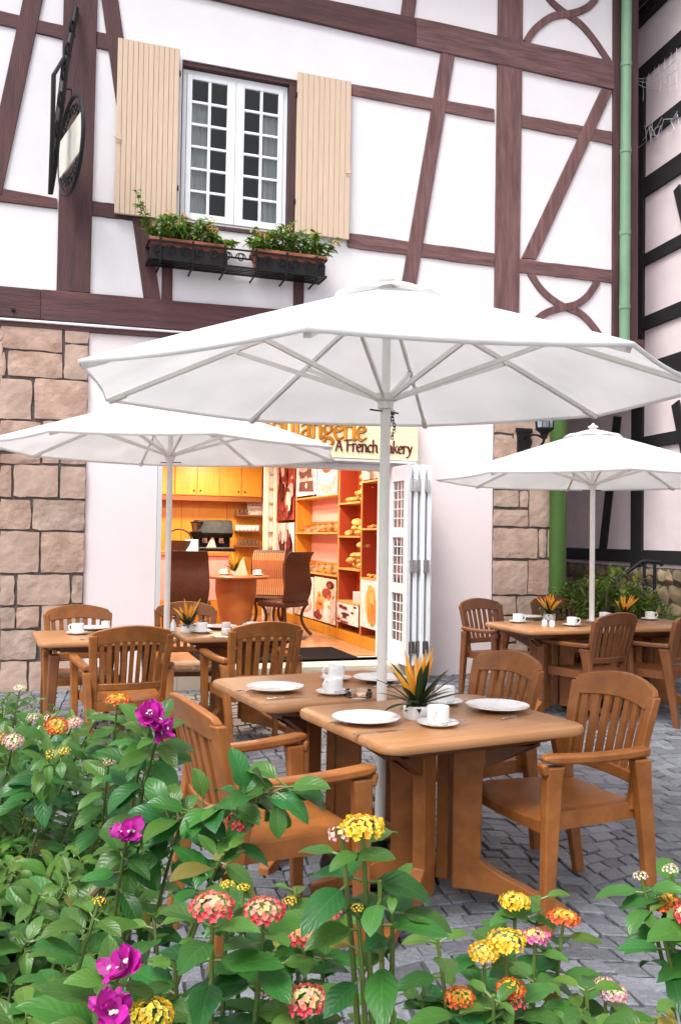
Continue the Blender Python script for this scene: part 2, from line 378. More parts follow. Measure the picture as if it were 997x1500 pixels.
# beams: pixel outlines measured on the facade plane, every piece its own part
def beam(name, quad, proud, m=timber, sub=10):
    pts = [WP(*q) for q in quad]
    mb = MB(); r = random.Random(int(sum(q[0] * 3 + q[1] * 7 for q in quad)))
    # slightly uneven hewn edges along the two long sides
    a, b, c, d = [Vector((p[0], 0, p[1])) for p in pts]
    top, bot = [], []
    for i in range(sub + 1):
        t = i / sub; e = Vector((r.uniform(-.004, .004), 0, r.uniform(-.004, .004)))
        top.append(a.lerp(b, t) + e); bot.append(d.lerp(c, t) - e)
    rings = [[Vector((p.x, W + .01, p.z)), Vector((p.x, W - proud, p.z)), Vector((q.x, W - proud, q.z)), Vector((q.x, W + .01, q.z))] for p, q in zip(top, bot)]
    mb.loft(rings, 0, False)
    d = pts[1][0] - pts[0][0], pts[1][1] - pts[0][1]
    if abs(pts[1][0] - pts[0][0]) > abs(pts[2][1] - pts[1][1]): m = {timber: timber_h, timber_worn: timber_worn_h}.get(m, m)
    return mb.build(name, m, bak, bevel=.006)
B = beam
B('timber_beam', [(-250, -151), (607, 28.6), (607, 69), (-250, -128)], .034, timber)
B('timber_beam', [(607.6, 27.5), (912, 95), (912, 136), (607.6, 69.5)], .032, timber_worn)
B('timber_post', [(99, -220), (149, -220), (132, 430), (83, 427)], .028, timber)
B('timber_post', [(731, -200), (767, -200), (758, 488), (722, 484)], .026, timber_worn)
B('timber_post', [(897, -220), (932, -220), (931, 560), (894, 556)], .036, timber)
B('timber_beam', [(-300, 394.5), (60, 425), (60, 469.5), (-300, 443)], .042, timber)
B('timber_beam', [(60.5, 425), (940, 499.5), (940, 534.5), (60.5, 469.5)], .041, timber)
B('sill_ledge', [(-300, 445), (940, 536.5), (940, 539.2), (-300, 448)], .056, plaster)
B('sill_ledge', [(-300, 448.6), (940, 539.8), (940, 545.5), (-300, 456.5)], .036, timber)
B('timber_rail', [(-200, 240), (84, 291), (84, 307), (-200, 270)], .018, timber)
B('timber_rail', [(132, 294.5), (216, 306), (216, 326), (132, 316)], .018, timber)
B('timber_rail', [(508, 341.5), (723, 371), (723, 391.5), (508, 362.5)], .018, timber_worn)
B('timber_rail', [(759, 380), (895, 396), (895, 415), (759, 399.5)], .018, timber_worn)
B('timber_rail', [(510, 122.5), (723, 160.5), (723, 179), (510, 140)], .018, timber_worn)
B('timber_rail', [(759, 168), (895, 193.5), (895, 212.5), (759, 187)], .018, timber_worn)
B('timber_rail', [(-150, -20), (95, 39), (95, 59), (-150, 4)], .018, timber)
B('timber_rail', [(142, 47.5), (160, 51), (160, 75), (142, 71)], .018, timber)
B('timber_brace', [(77, -200), (106, -200), (2.5, 286), (-27, 284)], .023, timber)
B('timber_brace', [(121, -200), (145, -200), (235, 440), (210, 437)], .022, timber)
B('timber_stud', [(238, 330), (254, 331), (252, 442), (236.5, 441)], .02, timber)
B('timber_stud', [(430, 390), (445, 391), (444, 457), (429, 456)], .02, timber)
B('timber_brace', [(645, 77), (665, 80), (597, 486), (576, 484)], .024, timber_worn)
B('timber_brace', [(615, -200), (634, -200), (605.5, 30), (586, 26)], .024, timber_worn)
B('timber_brace', [(879.5, 131), (896, 133), (783.5, 381), (762, 379)], .022, timber_worn)
def curve_beam(px, w0, proud, m=timber_worn):
    pts = [Vector((WP(*q)[0], 0, WP(*q)[1])) for q in px]
    fine = []
    for i in range(len(pts) - 1):
        p0, p1, p2, p3 = pts[max(i - 1, 0)], pts[i], pts[i + 1], pts[min(i + 2, len(pts) - 1)]
        for k in range(6):
            t = k / 6; fine.append(.5 * ((2 * p1) + (p2 - p0) * t + (2 * p0 - 5 * p1 + 4 * p2 - p3) * t * t + (3 * p1 - p0 - 3 * p2 + p3) * t ** 3))
    fine.append(pts[-1]); rings = []
    for i, p in enumerate(fine):
        t = (fine[min(i + 1, len(fine) - 1)] - fine[max(i - 1, 0)]).normalized(); nn = Vector((-t.z, 0, t.x)) * w0 / 2
        a, b = p + nn, p - nn
        rings.append([Vector((a.x, W + .01, a.z)), Vector((a.x, W - proud, a.z)), Vector((b.x, W - proud, b.z)), Vector((b.x, W + .01, b.z))])
    mb = MB(); mb.loft(rings, 0, False); mb.build('curved_timber', m, bak, bevel=.004)
curve_beam([(775, 400), (793, 426), (818, 446), (848, 459), (868, 479), (890, 512)], .082, .016)
curve_beam([(874, 412), (860, 433), (843, 446), (818, 452), (798, 459), (783, 471), (766, 492)], .082, .020)
curve_beam([(790, -26), (804, 0), (823, 17), (848, 35), (868, 58), (891, 92)], .082, .016)
curve_beam([(884, -26), (870, 0), (858, 12), (838, 20), (808, 25), (783, 43), (769, 63)], .082, .020)
mb = MB(); u, z = WP(20, 456)
mb.lathe([(0, -.012), (.016, -.01), (.018, 0), (.012, .01), (0, .012)], 10, M=Matrix.Translation((u, W - .05, z)) @ Matrix.Rotation(R(90), 4, 'X')); mb.build('iron_bolt', iron, bak)

# ---- upper window: recessed brown surround, white casements with small panes, sheer curtains
mb = MB(); a, b, c, d = win; vf = W + .015
mb.box((a - .0, vf, d - .05), (b, vf + .2, d - .003)); mb.box((b - .082, vf, c), (b - .003, vf + .2, d - .052)); mb.box((a + .003, vf, c), (a + .012, vf + .2, d - .052)); mb.box((a, vf - .03, c - .04), (b, vf + .2, c + .001))
mb.build('window_surround', timber, bak, bevel=.004)
wf = MB(); a1, b1, c1, d1 = a + .014, b - .085, c + .004, d - .055; v0, v1 = W + .07, W + .14; fw = .045
wf.box((a1, v0, d1 - fw), (b1, v1, d1)); wf.box((a1, v0, c1), (b1, v1, c1 + fw)); wf.box((a1, v0, c1 + fw), (a1 + fw, v1, d1 - fw)); wf.box((b1 - fw, v0, c1 + fw), (b1, v1, d1 - fw))
frame = wf.build('window_frame', whitep, bak, bevel=.005)
mid = (a1 + b1) / 2
for k, (x0, x1) in enumerate(((a1 + fw + .002, mid - .002), (mid + .002, b1 - fw - .002))):
    cs = MB(); z0, z1 = c1 + fw + .002, d1 - fw - .002; va, vb = v0 - .012, v0 + .035
    sw = .05 if k == 0 else .05; swi = .085
    l, r_ = (sw, swi) if k == 0 else (swi, sw)
    cs.box((x0, va, z0), (x0 + l, vb, z1)); cs.box((x1 - r_, va, z0), (x1, vb, z1)); cs.box((x0 + l, va, z1 - .045), (x1 - r_, vb, z1)); cs.box((x0 + l, va, z0), (x1 - r_, vb, z0 + .07))
    gx0, gx1, gz0, gz1 = x0 + l, x1 - r_, z0 + .07, z1 - .045
    xm = (gx0 + gx1) / 2; cs.box((xm - .014, va + .004, gz0), (xm + .014, vb - .004, gz1))
    for i in range(1, 6):
        zz = gz0 + (gz1 - gz0) * i / 6
        cs.box((gx0, va + .005, zz - .013), (xm - .0142, vb - .005, zz + .013)); cs.box((xm + .0142, va + .005, zz - .013), (gx1, vb - .005, zz + .013))
    ca = cs.build('casement', whitep, bak, bevel=.004)
    gp = MB(); gp.box((gx0 - .004, va + .022, gz0 - .004), (gx1 + .004, va + .026, gz1 + .004)); gp.build('pane', glass, ca)
    cu = MB(); nn = 40; x_a, x_b = (gx0 - .03, xm + .0) if k == 0 else (xm + .01, gx1 + .04)
    rows = [[Vector((x_a + (x_b - x_a) * i / nn, W + .135 + .016 * math.sin(i * 1.1) + .006 * math.sin(i * 2.7), zz)) for i in range(nn + 1)] for zz in (c - .0, c + .7, gz1 - (gz1 - gz0) / 6 * (.9 if k == 0 else 1.0))]
    cu.loft(rows, 0, True, False, False); cu.build('curtain', curtain, bak, recalc=False)
rb = MB(); dark = mat('dark_room', (.010, .010, .012), .9, .2, 3)  # darkness of the unlit room put into a near-black colour
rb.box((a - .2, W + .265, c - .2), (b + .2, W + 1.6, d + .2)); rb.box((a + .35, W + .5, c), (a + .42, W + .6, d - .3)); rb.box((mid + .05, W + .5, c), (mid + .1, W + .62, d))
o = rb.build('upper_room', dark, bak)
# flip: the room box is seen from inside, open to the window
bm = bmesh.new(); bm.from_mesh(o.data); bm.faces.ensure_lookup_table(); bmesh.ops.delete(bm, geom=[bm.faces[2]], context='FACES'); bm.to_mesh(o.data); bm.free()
# ---- shutters
def shutter(px, ncol, hinge_right):
    pts = [WP(*q, .05) for q in px]        # TL TR BR BL
    zt, zb = (pts[0][1] + pts[1][1]) / 2, (pts[2][1] + pts[3][1]) / 2; ul, ur = (pts[0][0] + pts[3][0]) / 2, (pts[1][0] + pts[2][0]) / 2
    mb = MB(); r = random.Random(int(px[0][0]))
    wd = (ur - ul) / ncol
    for i in range(ncol):
        x0, x1 = ul + i * wd, ul + (i + 1) * wd; k = r.uniform(0, .003)
        poly = [(x0 + .001, W - .03), (x0 + .001, W - .056 - k), (x0 + .006, W - .062 - k), (x1 - .006, W - .062 - k), (x1 - .001, W - .056 - k), (x1 - .001, W - .03)]
        mb.loft([[Vector((x, y, zb)) for x, y in poly], [Vector((x, y, zt)) for x, y in poly]], 0, False)
    s = mb.build('shutter', shutter_m, bak)
    for zz in (zb + .25, zt - .3):
        bt = MB(); bt.box((ul + .04, W - .029, zz), (ur - .04, W - .006, zz + .09)); bt.build('batten', shutter_m, s)
    ue = ur if hinge_right else ul; sg = 1 if hinge_right else -1
    for zz in (zb + .3, zt - .25):
        hb = MB(); hb.tube([(ue + sg * .008, W - .060, zz - .01), (ue + sg * .008, W - .060, zz + .04)], .007, 8); hb.bar((ue + sg * .008, W - .060, zz + .015), (ue + sg * .008, W - .01, zz + .015), .01, .02); hb.build('hinge', iron, s)
    lb = MB(); uo = ul if hinge_right else ur; zz = WP(170, 208)[1] if hinge_right else WP(508, 258)[1]
    lb.tube([(uo + sg * .05, W - .07, zz), (uo + sg * .01, W - .085, zz), (uo - sg * .015, W - .075, zz + .02)], .006, 6); lb.box((uo + (0 if sg > 0 else -.05), W - .067, zz - .03), (uo + (.05 if sg > 0 else 0), W - .063, zz + .05))
    lb.build('latch', shutter_m, s)
shutter([(173.6, 57), (264, 72), (258, 322), (167, 313)], 12, True)
shutter([(435, 105), (514, 121.5), (511, 354), (433, 338)], 10, False)

# ---- stone quoins: every block set proud of a mortar bed
def stones(rects, name, ul, ur, z0, z1, seed):
    mb = MB(); r = random.Random(seed)
    mb.box((ul, W - .012, z0), (ur, W + .02, z1), 1)
    for (u0, u1, a, b) in rects:
        g_ = .003; u0 += g_; u1 -= g_; a += g_; b -= g_
        if u1 - u0 < .03 or b - a < .03: continue
        nx, nz = max(2, int((u1 - u0) / .06)), max(2, int((b - a) / .06)); pr = r.uniform(.030, .038)
        grid = []; mi_ = r.choice((0, 0, 0, 2, 2, 3))
        for j in range(nz + 1):
            for i in range(nx + 1):
                edge = i in (0, nx) or j in (0, nz); cn = i in (0, nx) and j in (0, nz)
                x = u0 + (u1 - u0) * i / nx; z = a + (b - a) * j / nz
                if edge: x += r.uniform(-.006, .006); z += r.uniform(-.006, .006)
                if cn: x += (.004 if i == 0 else -.004); z += (.004 if j == 0 else -.004)
                y = W - pr + r.uniform(-.0022, .0022) + (.0035 if edge else 0)
                grid.append((x, y, z))
        o = len(mb.v); mb.v += grid
        for j in range(nz):
            for i in range(nx): q = o + j * (nx + 1) + i; mb.face((q, q + 1, q + nx + 2, q + nx + 1), mi_, False)
        bd = [i for i in range(nx + 1)] + [(j + 1) * (nx + 1) + nx for j in range(nz)] + [nz * (nx + 1) + i for i in range(nx - 1, -1, -1)] + [j * (nx + 1) for j in range(nz - 1, 0, -1)]
        o2 = len(mb.v); mb.v += [(mb.v[o + i][0], W - .005, mb.v[o + i][2]) for i in bd]; n = len(bd)
        for k in range(n): mb.face((o + bd[k], o2 + k, o2 + (k + 1) % n, o + bd[(k + 1) % n]), mi_, False)
    return mb.build(name, [sand, mortar, sand_b, sand_c], bak)
left_px = [(0, 92, 478, 514), (94, 130, 480, 504), (94, 130, 506, 557), (0, 9, 516, 551), (12, 92, 516, 553), (0, 47, 556, 615), (50, 129, 557, 616), (0, 60, 617, 662), (62, 128, 618, 664),
           (0, 60, 665, 680), (62, 87, 668, 680), (89, 127, 666, 681), (0, 18, 682, 729), (20, 86, 681, 729), (88, 125, 683, 731), (0, 46, 731, 776), (48, 125, 732, 777), (0, 58, 778, 839), (60, 124, 779, 839),
           (0, 22, 842, 887), (25, 103, 841, 886), (105, 123, 842, 884), (0, 23, 889, 921), (24, 58, 888, 920), (60, 121, 886, 966), (0, 54, 923, 966), (0, 40, 968, 1014), (42, 121, 968, 1013)]
UE = WP(125, 740)[0]; rects = []; rr = random.Random(4); rows = {}
for x0, x1, y0, y1 in left_px:
    ym = (y0 + y1) / 2; u0 = WP(x0, ym)[0]; u1 = WP(x1, ym)[0]; xm = (x0 + x1) / 2
    if x1 > 118: u1 = UE
    rects.append((u0, u1, WP(xm, y1)[1], WP(xm, y0)[1]))
for i in range(14):                                                     # courses continuing past the left of the picture
    z0 = -.02 + i * .247; x = WP(0, 740)[0] - .006
    while x > -3.9:
        wd = rr.uniform(.28, .62); rects.append((x - wd, x, z0, min(z0 + .247, ZS - .02))); x -= wd
stones(rects, 'stone_quoins', -4.0, UE, -.15, ZS - .006, 3)
right_px = [(721, 741, 580, 634), (743, 778, 582, 633), (780, 806, 580, 634), (722, 748, 637, 668), (750, 806, 636, 668), (722, 770, 671, 715), (772, 806, 671, 700), (723, 757, 718, 743), (759, 771, 719, 743), (773, 806, 703, 772), (723, 771, 746, 771),
            (723, 785, 774, 818), (787, 798, 775, 817), (800, 806, 775, 817), (722, 770, 821, 871), (771, 806, 820, 871), (722, 753, 873, 900), (755, 806, 873, 905), (721, 753, 902, 940), (755, 806, 907, 950), (721, 770, 943, 985), (772, 806, 952, 985)]
UQ = WP(720.5, 760)[0]; rects = []
for x0, x1, y0, y1 in right_px:
    ym = (y0 + y1) / 2; xm = (x0 + x1) / 2
    u0, u1 = WP(x0, ym)[0], WP(x1, ym)[0]
    if x0 < 725: u0 = UQ
    if x1 > 800: u1 = ULO - .01
    rects.append((u0, u1, WP(xm, y1)[1], WP(xm, y0)[1]))
x = UQ
for zz in (2.35, 2.62, 2.9, 3.12):
    rects += [(UQ, UQ + .35, zz, zz + .22), (UQ + .36, ULO - .01, zz, zz + .22)]
stones(rects, 'stone_quoins', UQ, ULO + .02, -.15, ZS - .006, 9)

# ---- front step and doorway
mb = MB()
mb.box((.9, W - .32, 0), (3.62, W + .3, .2)); st = mb.build('door_step', stepm, bak, bevel=.012)
mb = MB()
for i in range(9): mb.box((.9 + i * .302 + .004, W - .328, .012), (.9 + (i + 1) * .302 - .004, W - .3202, .172))
mb.build('riser_tile', stepm, st, bevel=.003)
# interior shell
IU0, IU1, IV1, IZ1 = -.6, 3.78, W + 5.4, 2.75
mb = MB(); mb.add([(IU0, W + .3, .204), (IU1, W + .3, .204), (IU1, IV1, .204), (IU0, IV1, .204)], [(0, 1, 2, 3)]); mb.build('shop_floor', floor_in, bak)
mb = MB(); mb.add([(IU0, W + .225, IZ1), (IU1, W + .225, IZ1), (IU1, IV1, IZ1), (IU0, IV1, IZ1)], [(0, 1, 2, 3)])
mb.add([(IU0, W + .225, .2), (IU0, IV1, .2), (IU0, IV1, IZ1), (IU0, W + .225, IZ1)], [(0, 1, 2, 3)]); mb.add([(IU1, W + .225, .2), (IU1, IV1, .2), (IU1, IV1, IZ1), (IU1, W + .225, IZ1)], [(0, 1, 2, 3)])
mb.add([(IU0, IV1, .2), (IU1, IV1, .2), (IU1, IV1, IZ1), (IU0, IV1, IZ1)], [(0, 1, 2, 3)])
for h in ((IU0, 1.02, .2, IZ1), (3.40, IU1, .2, IZ1), (1.02, 3.40, 2.22, IZ1)):
    mb.add([(h[0], W + .222, h[2]), (h[1], W + .222, h[2]), (h[1], W + .222, h[3]), (h[0], W + .222, h[3])], [(0, 1, 2, 3)])
mb.build('shop_wall', pinkpanel, bak)
mb = MB(); mb.box((1.02, W + .002, 2.16), (3.40, W + .2, 2.217)); mb.box((3.345, W + .002, .204), (3.397, W + .2, 2.158)); mb.box((1.023, W + .002, .204), (1.07, W + .2, 2.158)); mb.build('door_frame', greyp, bak, bevel=.004)

# ---- folding glazed door, folded open against the right jamb: four leaves standing out from the wall
fd = thing('folding_door', 'white glazed folding door folded open at the right of the bakery doorway', 'door', P(3.36, W - .02, .204), YW)
for i in range(4):
    x = .03 + i * .074; d0, d1 = -.50 + .012 * (i % 2), -.005 + .0 * i; zt = 1.985
    mb = MB(); th = .042
    mb.box((x, d0, 0), (x + th, d0 + .10, zt)); mb.box((x, d1 - .10, 0), (x + th, d1, zt))
    zs = [0, .22, .70, .80, 1.26, 1.36, 1.83, zt]
    for k in range(0, 8, 2): mb.box((x + .001, d0 + .10, zs[k]), (x + th - .001, d1 - .10, zs[k + 1]))
    for k in (1, 3, 5):
        for q in (1, 2): mb.box((x + .012, d0 + .10 + (d1 - d0 - .2) * q / 3 - .006, zs[k]), (x + th - .012, d0 + .10 + (d1 - d0 - .2) * q / 3 + .006, zs[k + 1]))
        for q in (1, 2, 3, 4): mb.box((x + .013, d0 + .10, zs[k] + (zs[k + 1] - zs[k]) * q / 5 - .005), (x + th - .013, d1 - .10, zs[k] + (zs[k + 1] - zs[k]) * q / 5 + .005))
    lf = mb.build('door_leaf', greyp if i == 0 else whitep, fd, bevel=.003)
    gp = MB()
    for k in (1, 3, 5): gp.box((x + .019, d0 + .095, zs[k] - .005), (x + .023, d1 - .095, zs[k + 1] + .005))
    gp.build('pane', clear, lf)
    if i in (0, 2, 1):
        h = MB()
        if i < 3:
            for zz in (.12, .92, 1.72):
                h.box((x + th - .014, d0 - .008, zz), (x + .074 + .016, d0 - .0022, zz + .12)); h.tube([(x + .058, d0 - .011, zz - .005), (x + .058, d0 - .011, zz + .125)], .008, 8)
        h.build('hinge', steel, lf)

# ---- shop sign with lettering cut as solid pen strokes
def pen(mb, strokes, ox, oz, s, y0, y1, nib, ang=38, mi=0):
    ca, sa = math.cos(R(ang)) * nib / 2, math.sin(R(ang)) * nib / 2
    for st in strokes:
        pts = [Vector((p[0], p[1])) for p in st]; fine = []
        if len(pts) > 2:
            for i in range(len(pts) - 1):
                p0, p1, p2, p3 = pts[max(i - 1, 0)], pts[i], pts[i + 1], pts[min(i + 2, len(pts) - 1)]
                for k in range(5):
                    t = k / 5; fine.append(.5 * ((2 * p1) + (p2 - p0) * t + (2 * p0 - 5 * p1 + 4 * p2 - p3) * t * t + (3 * p1 - p0 - 3 * p2 + p3) * t ** 3))
            fine.append(pts[-1])
        else: fine = pts
        rings = []
        for p in fine:
            x, z = ox + p.x * s, oz + p.y * s; a, b = Vector((ca, sa)), Vector((-sa, ca)) * .38
            rings.append([Vector((x + q.x, y0, z + q.y)) for q in (a + b, -a + b, -a - b, a - b)])
        for i in range(len(rings) - 1):                       # convex hull of neighbouring nib prints, pushed out as a solid
            ps = rings[i] + rings[i + 1]; ps2 = sorted({(round(q.x, 5), round(q.z, 5)) for q in ps})
            def half(pp):
                h = []
                for q in pp:
                    while len(h) > 1 and (h[-1][0] - h[-2][0]) * (q[1] - h[-2][1]) - (h[-1][1] - h[-2][1]) * (q[0] - h[-2][0]) <= 0: h.pop()
                    h.append(q)
                return h[:-1]
            hull = half(ps2) + half(ps2[::-1])
            if len(hull) > 2: mb.prism(hull, y1 - .0002 * (i % 3), y0, mi)
GL = {'B': (.62, [[(.1, 0), (.1, .98)], [(.1, .98), (.38, .95), (.42, .74), (.34, .56), (.12, .52)], [(.14, .52), (.44, .48), (.52, .26), (.40, .04), (.1, 0)]]),
      'o': (.52, [[(.26, .62), (.08, .5), (.05, .3), (.1, .08), (.26, 0), (.42, .1), (.46, .32), (.41, .52), (.26, .62)]]),
      'u': (.56, [[(.04, .6), (.1, .6), (.1, .18), (.18, .02), (.30, .02), (.43, .14)], [(.43, .62), (.43, .08), (.52, .01)]]),
      'l': (.27, [[(.03, 1.0), (.11, 1.02), (.11, .1), (.2, .01)]]),
      'a': (.48, [[(.08, .5), (.2, .61), (.33, .56), (.36, .42), (.36, .1), (.45, .01)], [(.36, .36), (.16, .3), (.06, .16), (.12, .03), (.24, .02), (.36, .14)]]),
      'n': (.56, [[(.03, .58), (.1, .62), (.1, 0)], [(.1, .48), (.24, .61), (.38, .58), (.42, .42), (.42, .08), (.5, .01)]]),
      'g': (.52, [[(.42, .58), (.22, .62), (.08, .5), (.08, .34), (.2, .24), (.34, .3), (.38, .46), (.30, .6)], [(.36, .6), (.5, .64)], [(.16, .25), (.08, .12), (.2, .06), (.38, .02), (.46, -.12), (.36, -.28), (.16, -.3), (.05, -.2), (.1, -.06), (.2, .02)]]),
      'e': (.46, [[(.08, .34), (.38, .4), (.36, .54), (.24, .62), (.1, .52), (.05, .3), (.12, .08), (.26, 0), (.42, .1)]]),
      'r': (.40, [[(.03, .58), (.1, .62), (.1, 0)], [(.1, .46), (.2, .6), (.36, .6)]]),
      'i': (.25, [[(.03, .58), (.11, .62), (.11, .08), (.2, .01)], [(.11, .84), (.12, .86)]]),
      'A': (.66, [[(.02, 0), (.3, .95)], [(.3, .95), (.56, 0)], [(.14, .34), (.46, .34)]]),
      'F': (.56, [[(.14, 0), (.14, .92)], [(.02, .9), (.5, .96)], [(.14, .5), (.42, .54)]]),
      'c': (.43, [[(.38, .52), (.24, .62), (.1, .52), (.05, .3), (.12, .08), (.26, 0), (.38, .08)]]),
      'h': (.55, [[(.1, 1.04), (.09, 0)], [(.1, .46), (.24, .61), (.37, .58), (.41, .42), (.41, .08), (.49, .01)]]),
      'k': (.50, [[(.1, 1.04), (.09, 0)], [(.4, .62), (.12, .3)], [(.2, .36), (.44, .02)]]),
      'y': (.50, [[(.04, .6), (.12, .58), (.26, .08)], [(.44, .62), (.28, .08), (.14, -.26), (-.04, -.3)]]), ' ': (.26, [])}
def write(mb, text, x, z, s, y0, y1, nib, mi=0, track=1.0):
    for ch in text:
        wd, st = GL[ch]; pen(mb, st, x, z, s, y0, y1, nib, 38, mi); x += wd * s * track
    return x
def width(text, s): return sum(GL[c][0] for c in text) * s
SV = .13                                                   # sign stands this far off the wall
u0 = WP(340, 640, SV)[0]; u1 = WP(612, 640, SV)[0]; z0 = WP(550, 673, SV)[1]; z1 = z0 + .50
sg = thing('shop_sign', 'cream bakery sign board with gold and maroon lettering over the doorway', 'sign', P(u0, W - SV, z0), YW)
mb = MB(); mb.box((0, 0, 0), (u1 - u0, SV - .005, z1 - z0)); mb.build('board', signm, sg, bevel=.004)
mb = MB(); mb.box((0, .004, -.028), (u1 - u0 - .01, SV - .006, -.003)); mb.build('trim', greyp, sg)
ux_, zb_ = WP(535, 643, SV); s1 = .235; tx = 'Boulangerie'
ua = WP(397, 636, SV)[0]; k = (ux_ - ua) / width('oulangerie', s1)
mb = MB(); xs = ua - GL['B'][0] * s1 * k - u0
zb_ -= .015; write(mb, tx, xs + .006, zb_ - z0 - .006, s1, -.004, 0, .034, 1, k); write(mb, tx, xs, zb_ - z0, s1, -.012, -.003, .030, 0, k)
mb.build('large_lettering', [gold, maroon], sg)
ua, za = WP(491, 660, SV); ub, _z = WP(603, 668, SV); s2 = .122; k = (ub - ua) / width('A French Bakery', s2)
mb = MB(); write(mb, 'A French Bakery', ua - u0, za - z0 + .0, s2, -.008, 0, .0175, 0, k); mb.build('small_lettering', maroon, sg)
# ------------------------------------------------------------------ green downpipe: upper run, jog under the overhang, lower run
up0 = WP(915, 300, .10); lo0 = WP(816, 740, .10)
dp = thing('downpipe', 'green metal downpipe running down the right corner of the bakery', 'pipe', P(lo0[0], W - .10, 0), YW)
du = up0[0] - lo0[0]
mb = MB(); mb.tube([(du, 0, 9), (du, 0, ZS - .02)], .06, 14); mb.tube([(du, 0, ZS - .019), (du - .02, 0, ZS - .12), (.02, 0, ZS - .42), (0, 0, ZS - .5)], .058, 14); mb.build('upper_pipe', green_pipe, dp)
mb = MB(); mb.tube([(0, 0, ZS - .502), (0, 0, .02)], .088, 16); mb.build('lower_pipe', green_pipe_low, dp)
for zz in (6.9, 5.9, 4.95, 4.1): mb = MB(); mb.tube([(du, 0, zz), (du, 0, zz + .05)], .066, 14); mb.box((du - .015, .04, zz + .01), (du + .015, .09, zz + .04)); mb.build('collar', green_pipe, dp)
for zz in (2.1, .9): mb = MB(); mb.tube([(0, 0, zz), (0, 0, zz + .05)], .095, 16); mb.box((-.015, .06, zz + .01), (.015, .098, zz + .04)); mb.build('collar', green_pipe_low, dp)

# ------------------------------------------------------------------ neighbouring house across the alley
NU = 6.95; NA = R(90 - 5)                                   # its wall runs almost square to the facade
nv0 = UP(935, 600, NU)[0]
nb = thing('neighbour_house', 'grey-pink plastered house with black timber beams standing in shade across the alley', 'building', P(NU, nv0, 0), YW + NA)
def NPt(px, py):                                            # picture point -> (along wall, z) on the neighbour's wall
    d = ray(px, py); o = P(NU, nv0, 0); dirv = Vector((math.cos(YW + NA), math.sin(YW + NA), 0)); nrm = Vector((-dirv.y, dirv.x, 0))
    t = CAM + d * ((o - CAM).dot(nrm) / d.dot(nrm)); return ((t - o).dot(dirv), t.z)
zb = NPt(935, 818)[1]
mb = MB(); mb.box((-9, -4, zb - .1), (9, 0, NPt(948, 14)[1] + .12)); mb.build('wall', neigh, nb)
ez = NPt(948, 14)[1]
mb = MB(); mb.add([(-9.4, .14, ez + .14), (9.4, .14, ez + .14), (9.4, -3, ez + 3), (-9.4, -3, ez + 3), (-9.4, .14, ez), (9.4, .14, ez), (9.4, -3, ez + 2.8), (-9.4, -3, ez + 2.8)], [(0, 1, 2, 3), (4, 5, 6, 7), (0, 1, 5, 4), (2, 3, 7, 6), (0, 3, 7, 4), (1, 2, 6, 5)])
mb.build('roof', black_t, nb)
mb = MB(); mb.box((-9, .002, ez - .14), (9, .10, ez - .003)); mb.build('fascia', black_t, nb)
mb = MB(); mb.tube([(-9, .21, ez + .02), (9, .21, ez + .02)], .06, 10); mb.build('gutter', black_t, nb)
def nbar(name, a, b, wd, proud=.03):
    (x0, z0), (x1, z1) = NPt(*a), NPt(*b); mb = MB(); mb.bar((x0, proud / 2 - .001, z0), (x1, proud / 2 - .001, z1), proud, wd, up=(0, 0, 1) if abs(x1 - x0) > abs(z1 - z0) else (1, 0, 0))
    o = mb.build(name, black_t, nb, bevel=.004); return o
def nrail(zpx, wd, proud):
    z = NPt(*zpx)[1]; mb = MB(); mb.box((-7, -.001, z - wd / 2), (5, proud, z + wd / 2)); mb.build('timber_rail', black_t, nb, bevel=.004)
for q, wd in (((939, 820 - 5), .16), ((938, 110), .17), ((938, 205), .17), ((938, 280), .24), ((938, 385), .15), ((938, 477), .17), ((938, 548), .22), ((938, 650), .15)): nrail(q, wd, .03)
x0 = NPt(935, 600)[0]
for dx, wd in ((0, .12), (-1.75, .12), (2.3, .13)):
    mb = MB(); mb.box((x0 + dx - wd, -.001, zb - .1), (x0 + dx + wd, .036, 7.2)); mb.build('timber_post', black_t, nb, bevel=.004)
nbar('timber_brace', (905, 610), (882, 818), .17, .026); nbar('timber_brace', (990, 590), (1012, 700), .15, .026); nbar('timber_brace', (992, 275), (1010, 350), .12, .026)

# fairy lights strung on the neighbour's beams
fl = thing('fairy_light_string', 'thin white fairy light wires looped along the black beams by the downpipe', 'string lights', P(NU, nv0, 0), YW + NA)
wire = mat('white_wire', (.62, .62, .66), .5, .05, 5); rw = random.Random(8)
mb = MB(); a = NPt(925, 112); b = NPt(1000, 88)
for off in (0, .06, .14):
    mb.tube([(a[0] + (b[0] - a[0]) * t, .08, a[1] + (b[1] - a[1]) * t - off * 2 * t - .12 * math.sin(math.pi * t)) for t in [i / 14 for i in range(15)]], .004, 4)
a = NPt(944, 205); b = NPt(1002, 180)
for i in range(9):
    t0 = i / 9; p = Vector((a[0] + (b[0] - a[0]) * t0, .06, a[1] + (b[1] - a[1]) * t0)); mb.tube([p + Vector((rw.uniform(-.15, .15), 0, rw.uniform(-.15, .15))) for _ in range(4)], .0035, 4)
mb.build('wire', wire, fl)
mb = MB()
for i in range(8):
    x = a[0] + (b[0] - a[0]) * (i - .5) / 7; L_ = rw.uniform(.2, .5); mb.tube([(x + rw.uniform(-.02, .02), .07, NPt(960, 105)[1] - L_ * k / 4) for k in range(5)], .003, 4)
mb.build('hanging_strand', wire, fl)

